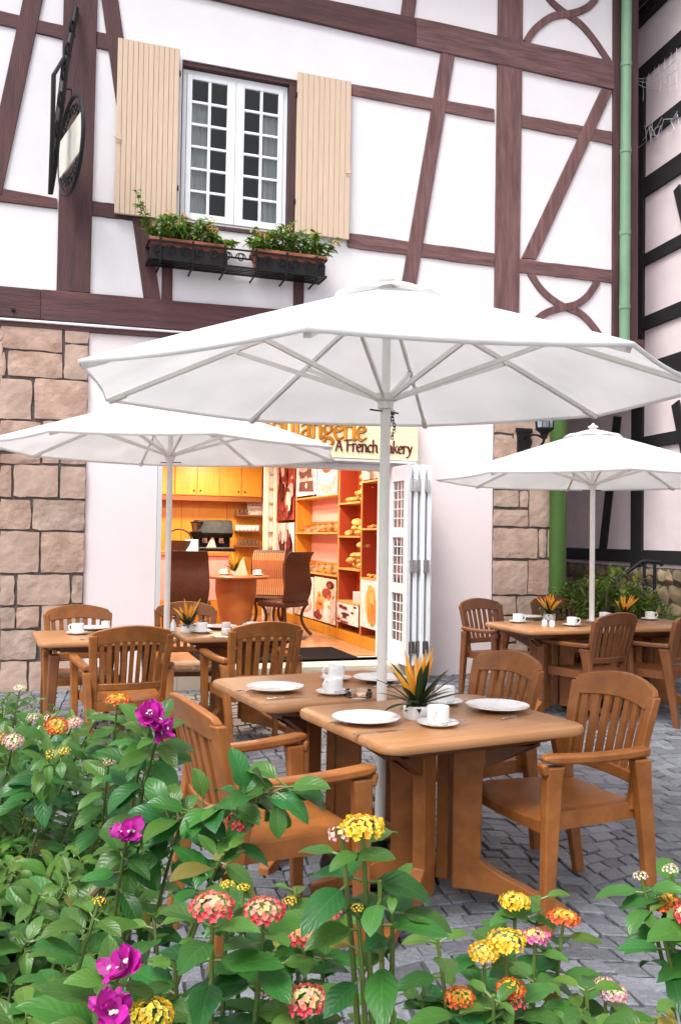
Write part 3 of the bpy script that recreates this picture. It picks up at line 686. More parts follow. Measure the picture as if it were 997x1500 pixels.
# low rubble wall below the black beam
ru = thing('rubble_wall', 'low mossy rubble stone wall under the black beam beside the alley', 'wall', P(NU, nv0, 0), YW + NA)
mb = MB(); mb.box((-8, -.3, -.1), (7, .08, zb - .11), 1); r = random.Random(21); z = 0
while z < zb - .14:
    h = r.uniform(.16, .24); h = min(h, zb - .115 - z); x = -6
    while x < 4.5:
        wd = r.uniform(.22, .5); nx, nz = 5, 3; pr = r.uniform(.015, .04); o = len(mb.v)
        for j in range(nz + 1):
            for i in range(nx + 1):
                e = i in (0, nx) or j in (0, nz)
                mb.v.append((x + .006 + (wd - .012) * i / nx + r.uniform(-.012, .012), .08 + (0 if e else pr + r.uniform(-.012, .012)), z + .005 + (h - .010) * j / nz + r.uniform(-.01, .01) + (.02 * math.sin(i * 2))))
        for j in range(nz):
            for i in range(nx): q = o + j * (nx + 1) + i; mb.face((q, q + nx + 1, q + nx + 2, q + 1), 0, True)
        x += wd
    z += h
mb.build('stonework', [rubble, mortar], ru)
# black handrail in front of it
hr = thing('handrail', 'black iron stair handrail sloping down in front of the rubble wall', 'railing', Vector((at(945, 880, 9.75).x, at(945, 880, 9.75).y, 0)), 0)
def hp(px, py): return at(px, py, 9.75) - hr.location
mb = MB(); mb.tube([hp(862, 886), hp(898, 853), hp(938, 823), hp(944, 822), hp(966, 824), hp(969, 829)], .022, 8); mb.build('rail', iron, hr)
for px in (943, 958): mb = MB(); a = hp(px, 824); mb.tube([a, (a.x, a.y, .0)], .019, 8); mb.build('baluster', iron, hr)
mb = MB()
for k in range(3):
    c = hp(950.5, 850 + k * 16); mb.tube([c + Vector((.045 * math.cos(t), 0, .06 * math.sin(t))) for t in [i * math.pi / 6 for i in range(13)]], .007, 5)
mb.build('scrollwork', iron, hr)

# ------------------------------------------------------------------ wall lantern on the right pier
lu, lz = WP(766, 648); ln = thing('wall_lantern', 'black iron wall lantern with scrolled arm on the right stone pier', 'lantern', P(lu, W - .04, lz), YW)
mb = MB(); mb.box((-.10, -.02, -.14), (.06, .02, .14)); mb.box((-.12, -.024, .10), (.08, .012, .15)); mb.build('back_plate', iron, ln, bevel=.008)
mb = MB(); mb.tube(bez((-.02, -.02, -.10), (.02, -.35, -.12), (.02, -.36, .02), 10), .014, 8); mb.tube(bez((-.02, -.02, .04), (.0, -.2, .10), (.02, -.34, .0), 8), .012, 8)
mb.tube([(-.01 + 0, -.12 + .05 * math.cos(t) * (1 - t / 9), -.02 + .05 * math.sin(t) * (1 - t / 9)) for t in [i * .6 for i in range(14)]], .010, 6); mb.build('scroll_arm', iron, ln)
mb = MB(); c = (.02, -.36, 0); mb.lathe([(0, 0), (.03, .0), (.035, .03), (.05, .06), (.085, .09), (.10, .10), (.10, .115), (0, .115)], 8, c); mb.lathe([(0, .40), (.12, .40), (.13, .42), (.05, .50), (.03, .54), (0, .56)], 8, c)
for k in range(8): a_ = math.pi / 4 * k; mb.tube([(c[0] + .09 * math.cos(a_), c[1] + .09 * math.sin(a_), .11), (c[0] + .115 * math.cos(a_), c[1] + .115 * math.sin(a_), .41)], .006, 5)
mb.build('lamp_cage', iron, ln)
mb = MB(); mb.lathe([(.082, .116), (.108, .398)], 8, c, sm=False); mb.build('glass', glass_mat('lantern_glass', (.62, .72, .85), .1, .25), ln, recalc=False)

# ------------------------------------------------------------------ hanging sign on a wrought iron bracket
hu = WP(112, 150)[0]; hz = WP(110, 150)[1]
hsn = thing('hanging_sign', 'round black wrought iron hanging sign with pale centre panel on a scrolled bracket', 'sign', P(hu, W - .03, hz), YW)
def hq(px, py, off): u_, z_ = WP(px, py, off); return Vector((u_ - hu, .03 - off, z_ - hz))
mb = MB(); b0 = [hq(112, 12, .05), hq(109, 30, .12), hq(103, 60, .28), hq(96, 95, .42), hq(92, 130, .50), hq(87, 170, .55), hq(82, 215, .55), hq(79, 250, .50), hq(75, 283, .42)]
mb.tube(b0, [.022, .026, .03, .034, .034, .034, .032, .028, .02], 8)
for k, t in enumerate((.18, .3, .42, .55, .68, .8)):
    i = int(t * 8); c = b0[i].lerp(b0[i + 1], .5)
    mb.tube([c + Vector((.0 + .02 * math.cos(a_), .10 * math.cos(a_) * (1 - a_ / 11), .10 * math.sin(a_) * (1 - a_ / 11))) for a_ in [j * .55 for j in range(16)]], .013, 6)
mb.build('scroll_bracket', iron, hsn)
mb = MB(); mb.tube([hq(79, 110, .78), hq(77, 200, .78), hq(74, 285, .6)], .02, 6); mb.tube([hq(79, 110, .78), hq(97, 80, .35)], .018, 6); mb.build('bracket_bar', iron, hsn)
mb = MB(); ctr = hq(104, 214, .5); ang = R(90 - 13); ax = Vector((math.cos(ang), -math.sin(ang), 0)); az = Vector((0, 0, 1)); RR = .42
ring = [ctr + ax * RR * math.cos(t) * .95 + az * RR * math.sin(t) for t in [i * math.pi / 20 for i in range(41)]]
mb.tube(ring, .018, 6)
for k in range(10):
    t = .35 + k * (math.pi - .7) / 9
    for sg_ in (1, -1):
        c = ctr + ax * .33 * math.cos(t) + az * .30 * math.sin(t) * sg_
        if abs((c - ctr).z) < .2: continue
        mb.tube([c + (ax * math.cos(j * .6) + az * math.sin(j * .6)) * .055 * (1 - j / 18) for j in range(14)], .008, 5)
mb.build('medallion', iron, hsn)
mb = MB(); nrm = ax.cross(az).normalized() * .008; cc = [ctr + ax * s_ * .38 + az * h_ for s_, h_ in ((-1, -.17), (1, -.17), (1, .17), (-1, .17))]
mb.loft([[p - nrm for p in cc], [p + nrm for p in cc]], 0, False); mb.build('panel', mat('sign_panel_pale', (.62, .60, .52), .5, .1, 3, dirt=.3), hsn)
mb = MB(); mb.tube([ctr + az * RR, ctr + az * (RR + .10) - ax * .03, b0[4]], .008, 5); mb.build('hanger', iron, hsn)

# ------------------------------------------------------------------ leaves and flower heads
leafm = attr_mat('leaf_surface', .34, .34, veins=True, spec=.42)
petalm = attr_mat('petal_surface', .55, .25)
stemm = mat('green_stem', (.10, .15, .03), .5, .2, 20); twig = mat('brown_twig', (.20, .14, .08), .7, .3, 20)
def leaf(mb, base, d, up, L_, wd, fold=.35, curl=.5, tint=(.05, .1, .02), rnd=random, n=6):
    """pointed oval leaf: rows of left / mid / right points, folded along the midrib, tip curling down"""
    d = d.normalized(); side = d.cross(up)
    if side.length < 1e-4: side = d.cross(Vector((1, 0, .1)))
    side.normalize(); nn = side.cross(d).normalized()
    if mb.uv is None: mb.uv = []; mb.colr = []
    o = len(mb.v); p = Vector(base); ph = rnd.uniform(0, 6)
    for i in range(n + 1):
        t = i / n; a = curl * (t ** 1.3) * 1.2
        dd = d * math.cos(a) - nn * math.sin(a); nn2 = nn * math.cos(a) + d * math.sin(a)
        if i: p = p + dd * (L_ / n)
        hw = wd * .5 * (2.02 * (t + .015) ** .55 * (1.0 - t) ** .80) if t < 1 else 0
        wv = 1 + .10 * math.sin(t * 9 + ph)
        for k in (-1, -.5, 0, .5, 1):
            mb.v.append(tuple(p + side * (k * hw * wv) + nn2 * (abs(k) * hw * fold * (1.25 - .35 * abs(k))) + nn2 * (.05 * hw * math.sin(7 * t + k * 3 + ph))))
    for i in range(n):
        for k in range(4):
            q = o + i * 5 + k; mb.face((q, q + 1, q + 6, q + 5), 0, True)
            mb.uv += [k / 4, i / n, (k + 1) / 4, i / n, (k + 1) / 4, (i + 1) / n, k / 4, (i + 1) / n]; mb.colr += [tint] * 4
def leaf_tint(r, base=(.045, .105, .022), young=0):
    v = r.uniform(.6, 1.35); g_ = r.random()
    c = (base[0] * v * (1 + .5 * g_), base[1] * v, base[2] * v * (1.3 - .6 * g_))
    if r.random() < .035: c = (.26 * v, .20 * v, .035)
    if young: c = tuple(a * (1 - young) + b * young for a, b in zip(c, (.17, .25, .035)))
    return c
def floret_head(c, axis, Rr, inner, outer, r, n=26, name='flower_head', parent=None, flat=.42):
    mb = MB(); mb.colr = []; axis = Vector(axis).normalized(); q = axis.to_track_quat('Z', 'Y').to_matrix()
    for i in range(n):
        t = (i + .5) / n; th = math.acos(1 - t * 1.05) ; ph = i * 2.39996 + r.uniform(-.1, .1)
        nrm = Vector((math.sin(th) * math.cos(ph), math.sin(th) * math.sin(ph), math.cos(th)))
        p = Vector((nrm.x * Rr, nrm.y * Rr, nrm.z * Rr * flat)) * r.uniform(.90, 1.08); k = min(1, max(0, t * 1.6 + .0 + r.uniform(-.25, .25)))
        cl = tuple((a * (1 - k) + b * k) * r.uniform(.8, 1.15) for a, b in zip(inner, outer))
        nq = nrm.to_track_quat('Z', 'Y').to_matrix(); fr = Rr * r.uniform(.19, .27); a0 = r.uniform(0, 6)
        o = len(mb.v); mb.v.append(tuple(Vector(c) + q @ (p - nrm * fr * .15))); m_ = 12
        for j in range(m_):
            rad = fr * (.45 + .6 * abs(math.cos(j * math.pi * 4 / m_ + .0))) * r.uniform(.92, 1.05); a_ = a0 + 2 * math.pi * j / m_
            mb.v.append(tuple(Vector(c) + q @ (p + nq @ Vector((rad * math.cos(a_), rad * math.sin(a_), fr * .30 + r.uniform(-.25, .25) * fr)))))
        for j in range(m_): mb.face((o, o + 1 + j, o + 1 + (j + 1) % m_), 0, False); mb.colr += [cl] * 3
        cd_ = (cl[0] * .75, cl[1] * .45, cl[2] * .4)
    return mb.build(name, petalm, parent, recalc=False)

# ---- two terracotta planters in the iron rail below the window
OFF = .23
def window_box(x0, x1, yt, yb, label, seed, hang):
    r = random.Random(seed); ua_, zt = WP(x0, yt, OFF); ub_, zt2 = WP(x1, yt + (x1 - x0) * .12, OFF); zt = (zt + zt2) / 2
    L_ = ub_ - ua_; t = thing('window_box', label, 'planter', P((ua_ + ub_) / 2, W - .15, zt - .19), YW, 'planters below the upper window')
    mb = MB(); h = L_ / 2
    def rect(a, b, z): return [(-a, -b, z), (a, -b, z), (a, b, z), (-a, b, z)]
    mb.loft([rect(h - .05, .075, 0), rect(h - .02, .095, .13), rect(h - .018, .097, .131), rect(h, .115, .136), rect(h, .115, .172), rect(h - .012, .103, .173), rect(h - .02, .09, .15)], 0, False)
    mb.build('trough', terracotta, t, bevel=.004)
    mb = MB(); mb.tube([(0, 0, .14), (0, 0, .16)], .01, 5)
    st = MB(); tips = []
    for i in range(46):
        x = r.uniform(-h + .04, h - .04); b = Vector((x, r.uniform(-.06, .06), .15)); e = b + Vector((r.uniform(-.10, .10), r.uniform(-.16, .05), r.uniform(.10, .32) * (1 - .35 * abs(x) / h)))
        tips.append((b, e))
    for dx, dz in hang: tips.append((Vector((dx * .75, -.03, .15)), Vector((dx, -.10, .15 + dz))))
    fm = MB()
    for b, e in tips:
        md = (b + e) / 2 + Vector((0, 0, .05)); pts = bez(b, md, e, 6); st.tube(pts, .003, 4)
        for k in range(1, 7):
            for s_ in range(4):
                d = Vector((r.uniform(-1, 1), r.uniform(-1.1, .6), r.uniform(-.3, .7)))
                leaf(fm, pts[k], d, Vector((0, 0, 1)), r.uniform(.045, .085), r.uniform(.028, .048), .3, r.uniform(.3, 1), leaf_tint(r, (.13, .29, .05), .35 if r.random() < .25 else 0), r, 4)
    fm.build('foliage', leafm, t, recalc=False); st.build('stem', stemm, t)
    fl_ = [q[1] for q in tips]; r.shuffle(fl_)
    for p in fl_[:13]:
        c1, c2 = r.choice((((.8, .55, .08), (.8, .25, .06)), ((.8, .62, .2), (.75, .45, .25)), ((.8, .45, .12), (.7, .16, .16))))
        floret_head(p + Vector((0, -.06, .035)), Vector((r.uniform(-.5, .5), -1, .7)), r.uniform(.026, .038), c1, c2, r, 14, parent=t)
    return t
window_box(219, 333, 344, 385, 'left planter in the iron rail with trailing lantana below the upper window', 31, ((-.50, .42), (-.44, .30), (.40, .02), (.46, .05)))
window_box(371, 478, 362, 402, 'right planter in the iron rail with trailing lantana below the upper window', 32, ((-.44, .06), (.48, .22), (.44, .12), (.3, -.02)))
ua_ = WP(217, 385, OFF)[0]; ub_ = WP(476, 400, OFF)[0]; zr = WP(350, 392, OFF)[1] - .01
rl = thing('planter_rail', 'black wrought iron rail holding two planters below the upper window', 'railing', P(ua_, W - .28, zr), YW); Lr = ub_ - ua_
mb = MB()
for y in (.0, .25):
    for z in (.0, .165): mb.bar((0, y, z), (Lr, y, z), .012, .016)
for x in (0, Lr): mb.bar((x, 0, 0), (x, .27, 0), .012, .016); mb.bar((x, 0, .165), (x, .27, .165), .012, .016)
for k in range(5):
    for z in (0.0,): mb.bar((0, .02 + k * .05, z), (Lr, .02 + k * .05, z), .02, .008)
mb.build('rail_frame', iron, rl)
for k in range(6):
    x = Lr * (.06 + .88 * k / 5); mb = MB(); mb.tube([(x, -.012, .19), (x, -.014, .02), (x, -.012, -.03), (x, .06, -.05), (x, .27, -.06)], .010, 6); mb.build('bracket', iron, rl)
mb = MB(); k = 0
for i in range(13):
    x = Lr * (i + .5) / 13
    for s_ in (1, -1):
        mb.tube([(x + s_ * (.004 + .045 * math.cos(a_) * (1 - a_ / 9) + .0), -.008, .085 + .055 * math.sin(a_) * (1 - a_ / 9)) for a_ in [j * .5 for j in range(13)]], .006, 5)
    mb.bar((x + Lr / 26, -.006, .004), (x + Lr / 26, -.006, .163), .008, .010)
mb.build('scrollwork', iron, rl)
for s_, (xa, xb) in enumerate(((0.0, .435), (.595, 1.0))):
    mb = MB(); mb.box((Lr * xa + .01, .018, .012), (Lr * xb - .01, .03, .125)); mb.build('liner', black_t, rl)

# ------------------------------------------------------------------ shrubs at the foot of the rubble wall
def small_shrub(px, depth, wd, h, label, seed, tint):
    r = random.Random(seed); p = at(px, 880, depth); t = thing('garden_shrub', label, 'shrub', (p.x, p.y, 0), 0, 'shrubs in front of the rubble wall')
    fm, st = MB(), MB()
    for i in range(60):
        a_ = r.uniform(0, 6.28); q = r.random() ** .6; e = Vector((q * wd * math.cos(a_), q * wd * .7 * math.sin(a_), h * (1 - .42 * q * q) * r.uniform(.85, 1.08)))
        pts = bez((r.uniform(-.1, .1), r.uniform(-.1, .1), 0), (e.x * .5, e.y * .5, e.z * .8), e, 8); st.tube(pts, .006, 4)
        for k in range(2, 9):
            for s_ in range(5):
                d = Vector((r.uniform(-1, 1), r.uniform(-1, 1), r.uniform(-.2, 1)))
                leaf(fm, pts[k] + Vector((r.uniform(-.06, .06), r.uniform(-.06, .06), r.uniform(-.05, .05))), d, Vector((0, 0, 1)), r.uniform(.06, .11), r.uniform(.035, .055), .2, .4, leaf_tint(r, tint, .35 if r.random() < .3 else 0), r, 2)
    fm.build('foliage', leafm, t, recalc=False); st.build('stem', twig, t)
small_shrub(838, 9.0, .42, .95, 'small leafy shrub at the foot of the green downpipe', 41, (.12, .28, .05))
small_shrub(886, 9.0, .6, 1.12, 'bright green shrub under the lower end of the black handrail', 42, (.20, .42, .07))
small_shrub(938, 8.9, .50, 1.0, 'low green shrub below the upper end of the black handrail', 43, (.13, .30, .05))
# ------------------------------------------------------------------ armchairs
def bpt(x, z, dy=0.0):                                      # point on the reclined, hollowed back
    return Vector((x, -.185 - max(0, z - .42) * .20 - .10 * max(0, z - .42) ** 2 - .040 * (1 - min(1, (x / .25) ** 2)) + dy, z))
def build_chair(kind, wm, loc, th, label, group):
    t = thing('armchair', label, 'chair', loc, th, group)
    for s_ in (-1, 1):
        mb = MB(); mb.loft([[Vector((s_ * cx + a * w_ / 2, cy + b * d_ / 2, z)) for a, b in ((-1, -1), (1, -1), (1, 1), (-1, 1))] for cx, cy, w_, d_, z in ((.258, .235, .034, .042, 0), (.262, .228, .042, .056, .30), (.268, .222, .046, .068, .56), (.270, .215, .048, .075, .615))], 0, False)
        mb.build('leg', wm, t, bevel=.007)
        mb = MB(); mb.loft([[Vector((s_ * cx + a * w_ / 2, cy + b * d_ / 2, z)) for a, b in ((-1, -1), (1, -1), (1, 1), (-1, 1))] for cx, cy, w_, d_, z in ((.222, -.285, .034, .046, 0), (.236, -.245, .042, .060, .30), (.250, -.205, .044, .072, .55), (.255, -.195, .046, .078, .605))], 0, False)
        mb.build('leg', wm, t, bevel=.007)
        mb = MB(); rings = []
        for i in range(13):
            k = i / 12; y = -.235 + .505 * k; z = .632 - .010 * math.sin(k * math.pi) + .014 * k; w_ = .046 + .012 * k; x = s_ * (.252 + .022 * k); hh = .034
            if i == 12: w_ *= .7; hh = .02
            rings.append([Vector((x - w_ / 2, y, z - hh / 2)), Vector((x + w_ / 2, y, z - hh / 2)), Vector((x + w_ / 2, y, z + hh / 2)), Vector((x - w_ / 2, y, z + hh / 2))])
        mb.loft(rings, 0, True); mb.bar((s_ * .27, .268, .630), (s_ * .27, .255, .585), .045, .026, up=(0, 1, 0)); mb.build('armrest', wm, t, bevel=.009)
    # seat: dished panel with a waterfall front and a deep rail all round
    mb = MB(); nx, ny = 12, 12; top = []; bot = []
    for j in range(ny + 1):
        y = -.225 + .475 * j / ny; hw = .215 + .025 * j / ny; rt = []
        for i in range(nx + 1):
            x = -hw + 2 * hw * i / nx; d = (1 - (x / hw) ** 2); z = .425 - .022 * d * math.sin(math.pi * min(1, (j + 1) / ny) * .9) + .008 * (j / ny) - (.022 if j == ny else 0) - (.005 if j == ny - 1 else 0)
            rt.append(Vector((x, y + .022 * d * (j / ny), z)))
        top.append(rt)
    o = len(mb.v)
    for rt in top: mb.v += [tuple(p) for p in rt]
    for j in range(ny):
        for i in range(nx): q = o + j * (nx + 1) + i; mb.face((q, q + 1, q + nx + 2, q + nx + 1), 0, True)
    bd = [top[0][i] for i in range(nx + 1)] + [top[j][nx] for j in range(1, ny + 1)] + [top[ny][i] for i in range(nx - 1, -1, -1)] + [top[j][0] for j in range(ny - 1, 0, -1)]
    low = [Vector((p.x * .985, p.y * .985, .365 + (.006 * (1 - abs(p.x) / .24) if p.y > .2 else 0))) for p in bd]
    n = len(bd); o2 = len(mb.v); mb.v += [tuple(p) for p in bd] + [tuple(p) for p in low]
    for k in range(n): mb.face((o2 + k, o2 + n + k, o2 + n + (k + 1) % n, o2 + (k + 1) % n), 0, True)
    mb.face([o2 + n + k for k in range(n)], 0)
    mb.build('seat', wm, t)
    # back: arched top rail, side posts, lower rail, slats
    def patch(mb, f, nu, th_):                               # f(u) -> (lower point xz, upper point xz)
        rings = []
        for i in range(nu + 1):
            (xa, za), (xb, zb_) = f(i / nu); rings.append([bpt(xa, za, -th_ / 2), bpt(xa, za, th_ / 2), bpt(xb, zb_, th_ / 2), bpt(xb, zb_, -th_ / 2)])
        mb.loft(rings, 0, True)
    mb = MB()
    patch(mb, lambda u: (((u - .5) * .40, .772 + .020 * math.sin(u * math.pi)), ((u - .5) * (.505 - .02 * (abs(u - .5) > .49)), .845 + .048 * (1 - (2 * u - 1) ** 2) - (.012 if abs(u - .5) > .49 else 0))), 18, .030)
    for s_ in (-1, 1):
        rings = []
        for i in range(11):
            z = .40 + .43 * i / 10; xc = s_ * (.205 + .026 * i / 10); hw = .020 + .004 * i / 10; rings.append([bpt(xc - hw, z, -.019), bpt(xc + hw, z, -.019), bpt(xc + hw, z, .019), bpt(xc - hw, z, .019)])
        mb.loft(rings, 0, True)
    patch(mb, lambda u: (((u - .5) * .395, .490), ((u - .5) * .395, .535)), 10, .028)
    back = mb.build('backrest', wm, t, bevel=.006)
    mb = MB(); ns = 9 if kind else 7
    for k in range(ns):
        x0 = -.165 + .33 * k / (ns - 1); hw = .0125 if kind else .0155; rings = []
        for i in range(9):
            z = .530 + .262 * i / 8; x = x0 * (1 + .10 * i / 8); rings.append([bpt(x - hw, z, -.008), bpt(x + hw, z, -.008), bpt(x + hw, z, .008), bpt(x - hw, z, .008)])
        mb.loft(rings, 0, True)
    mb.build('back_slats', wm, back)
    return t
def cl(x, y): return (x, y, .014)
G1 = 'wooden armchairs around the terrace tables'
chB = build_chair(0, wood, cl(.885, 3.60), R(113), 'nearest wooden armchair at the right, standing clear on the cobbles by the near table', G1)
dup(chB, cl(.575, 4.235), R(118), 'wooden armchair half hidden behind the near table, just left of the nearest right armchair', G1)
dup(chB, cl(-.235, 3.20), R(-62), 'wooden armchair at the left of the near table, rising behind the leaves', G1)
dup(chB, cl(-.585, 6.05), R(24), 'wooden armchair, its back to us, before the bakery door mat', G1)
chE = build_chair(1, wood, cl(-1.365, 5.66), R(24), 'wooden armchair with many narrow slats, its back to us above the magenta flower', G1)
dup(chB, cl(-1.885, 6.56), R(203), 'wooden armchair facing us in front of the left stone wall, behind the left table', G1)
dup(chB, cl(-1.20, 7.02), R(191), 'wooden armchair facing us behind the left umbrella pole and orange flower pot', G1)
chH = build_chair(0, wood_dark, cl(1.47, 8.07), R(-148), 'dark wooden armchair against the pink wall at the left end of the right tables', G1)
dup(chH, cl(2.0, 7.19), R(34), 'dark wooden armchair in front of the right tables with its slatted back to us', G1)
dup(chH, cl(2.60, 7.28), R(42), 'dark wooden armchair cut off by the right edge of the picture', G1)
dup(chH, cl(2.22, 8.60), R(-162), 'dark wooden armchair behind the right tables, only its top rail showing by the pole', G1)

# ------------------------------------------------------------------ tables
TW, TD, TZ = .90, .77, .735
def rrect(hx, hy, r, n=6):
    o = []
    for cx, cy, a0 in ((hx - r, hy - r, 0), (-hx + r, hy - r, 90), (-hx + r, -hy + r, 180), (hx - r, -hy + r, 270)):
        for k in range(n + 1): a = R(a0 + 90 * k / n); o.append((cx + r * math.cos(a), cy + r * math.sin(a)))
    return o
def build_table(kind, loc, th, label):
    t = thing('table', label, 'table', loc, th, 'wooden terrace tables')
    mb = MB(); rings = []
    for ins, z in ((.02, TZ - .036), (.004, TZ - .034), (0, TZ - .026), (0, TZ - .012), (.003, TZ - .004), (.010, TZ)): rings.append([Vector((x, y, z)) for x, y in rrect(TW / 2 - ins, TD / 2 - ins, .075)])
    mb.loft(rings, 0, True); mb.build('tabletop', top_wood, t)
    mb = MB(); rings = []
    for ins, z in ((.05, TZ - .037), (.07, TZ - .06), (.14, TZ - .085), (.22, TZ - .10)): rings.append([Vector((x, y, z)) for x, y in rrect(TW / 2 - ins, TD / 2 - ins, .09)])
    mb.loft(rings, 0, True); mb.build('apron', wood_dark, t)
    if kind == 0:                                            # four planks set radially round the middle, each running out into a curved foot
        for a0 in (35, 142, 215, 322):
            M = Matrix.Rotation(R(a0), 4, 'Z'); mb = MB(); th_ = .026
            out = [(.065, .09), (.065, TZ - .10), (.195, TZ - .10), (.180, .5), (.176, .19)]
            arc = [(.176 + .324 * k / 8, .19 - .155 * (k / 8) ** .8) for k in range(1, 9)]
            und = [(.50, 0), (.455, 0)] + [(.455 - .39 * k / 6, .055 * math.sin(k / 6 * math.pi / 2) + .02) for k in range(1, 7)]
            poly = out + arc + und
            n = len(poly); vs = [M @ Vector((x, -th_, z)) for x, z in poly] + [M @ Vector((x, th_, z)) for x, z in poly]
            mb.add(vs, [tuple(range(n)), tuple(range(2 * n - 1, n - 1, -1))] + [(i, i + n, (i + 1) % n + n, (i + 1) % n) for i in range(n)])
            mb.build('leg', wood, t, bevel=.006)
            mb = MB(); poly = [(.19, TZ - .11), (.40, TZ - .09), (.40, TZ - .075), (.19, TZ - .19)]; n = 4
            vs = [M @ Vector((x, -.018, z)) for x, z in poly] + [M @ Vector((x, .018, z)) for x, z in poly]
            mb.add(vs, [tuple(range(n)), tuple(range(2 * n - 1, n - 1, -1))] + [(i, i + n, (i + 1) % n + n, (i + 1) % n) for i in range(n)]); mb.build('bracket', wood_dark, t)
    else:
        for sx in (-1, 1):
            for sy in (-1, 1):
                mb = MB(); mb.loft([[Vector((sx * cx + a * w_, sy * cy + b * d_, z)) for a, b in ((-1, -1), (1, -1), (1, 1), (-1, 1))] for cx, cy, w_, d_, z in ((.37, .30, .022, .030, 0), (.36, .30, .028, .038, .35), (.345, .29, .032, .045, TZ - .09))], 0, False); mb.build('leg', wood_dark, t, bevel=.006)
    return t
def frame_of(p, th): c, s_ = math.cos(th), math.sin(th); return Vector((c, s_, 0)), Vector((-s_, c, 0))
PM = Vector((.192, 3.905, 0)); PL = Vector((-1.27, 6.58, 0)); PR_ = Vector((2.19, 7.72, 0)); GZ = Vector((0, 0, .014))
ux, uy = frame_of(0, R(27)); T1 = PM - uy * (.026 + TD / 2) + ux * .02; T2 = PM + uy * (.026 + TD / 2) - ux * .075
tA = build_table(0, T1 + GZ, R(27), 'near wooden table laid with two white plates, in the foreground under the large umbrella')
tB = dup(tA, T2 + GZ, R(26), 'wooden table butted behind the near table, holding the glass ashtray')
ux, uy = frame_of(0, R(22)); L1 = PL - ux * (.028 + TW / 2) - uy * .19; L2 = PL + ux * (.028 + TW / 2) - uy * .17
tC = build_table(1, L1 + GZ, R(22), 'wooden table at the far left, beside the stone wall')
dup(tA, L2 + GZ, R(20), 'wooden table with an orange flower pot in front of the bakery doorway')
ux, uy = frame_of(0, YW); Q1 = PR_ - ux * (.028 + TW / 2) - uy * .14; Q2 = PR_ + ux * (.028 + TW / 2) - uy * .10
dup(tA, Q1 + GZ, YW, 'wooden table in front of the right stone pier, left of the right umbrella pole')
dup(tA, Q2 + GZ, YW, 'wooden table in front of the shrubs, right of the right umbrella pole')

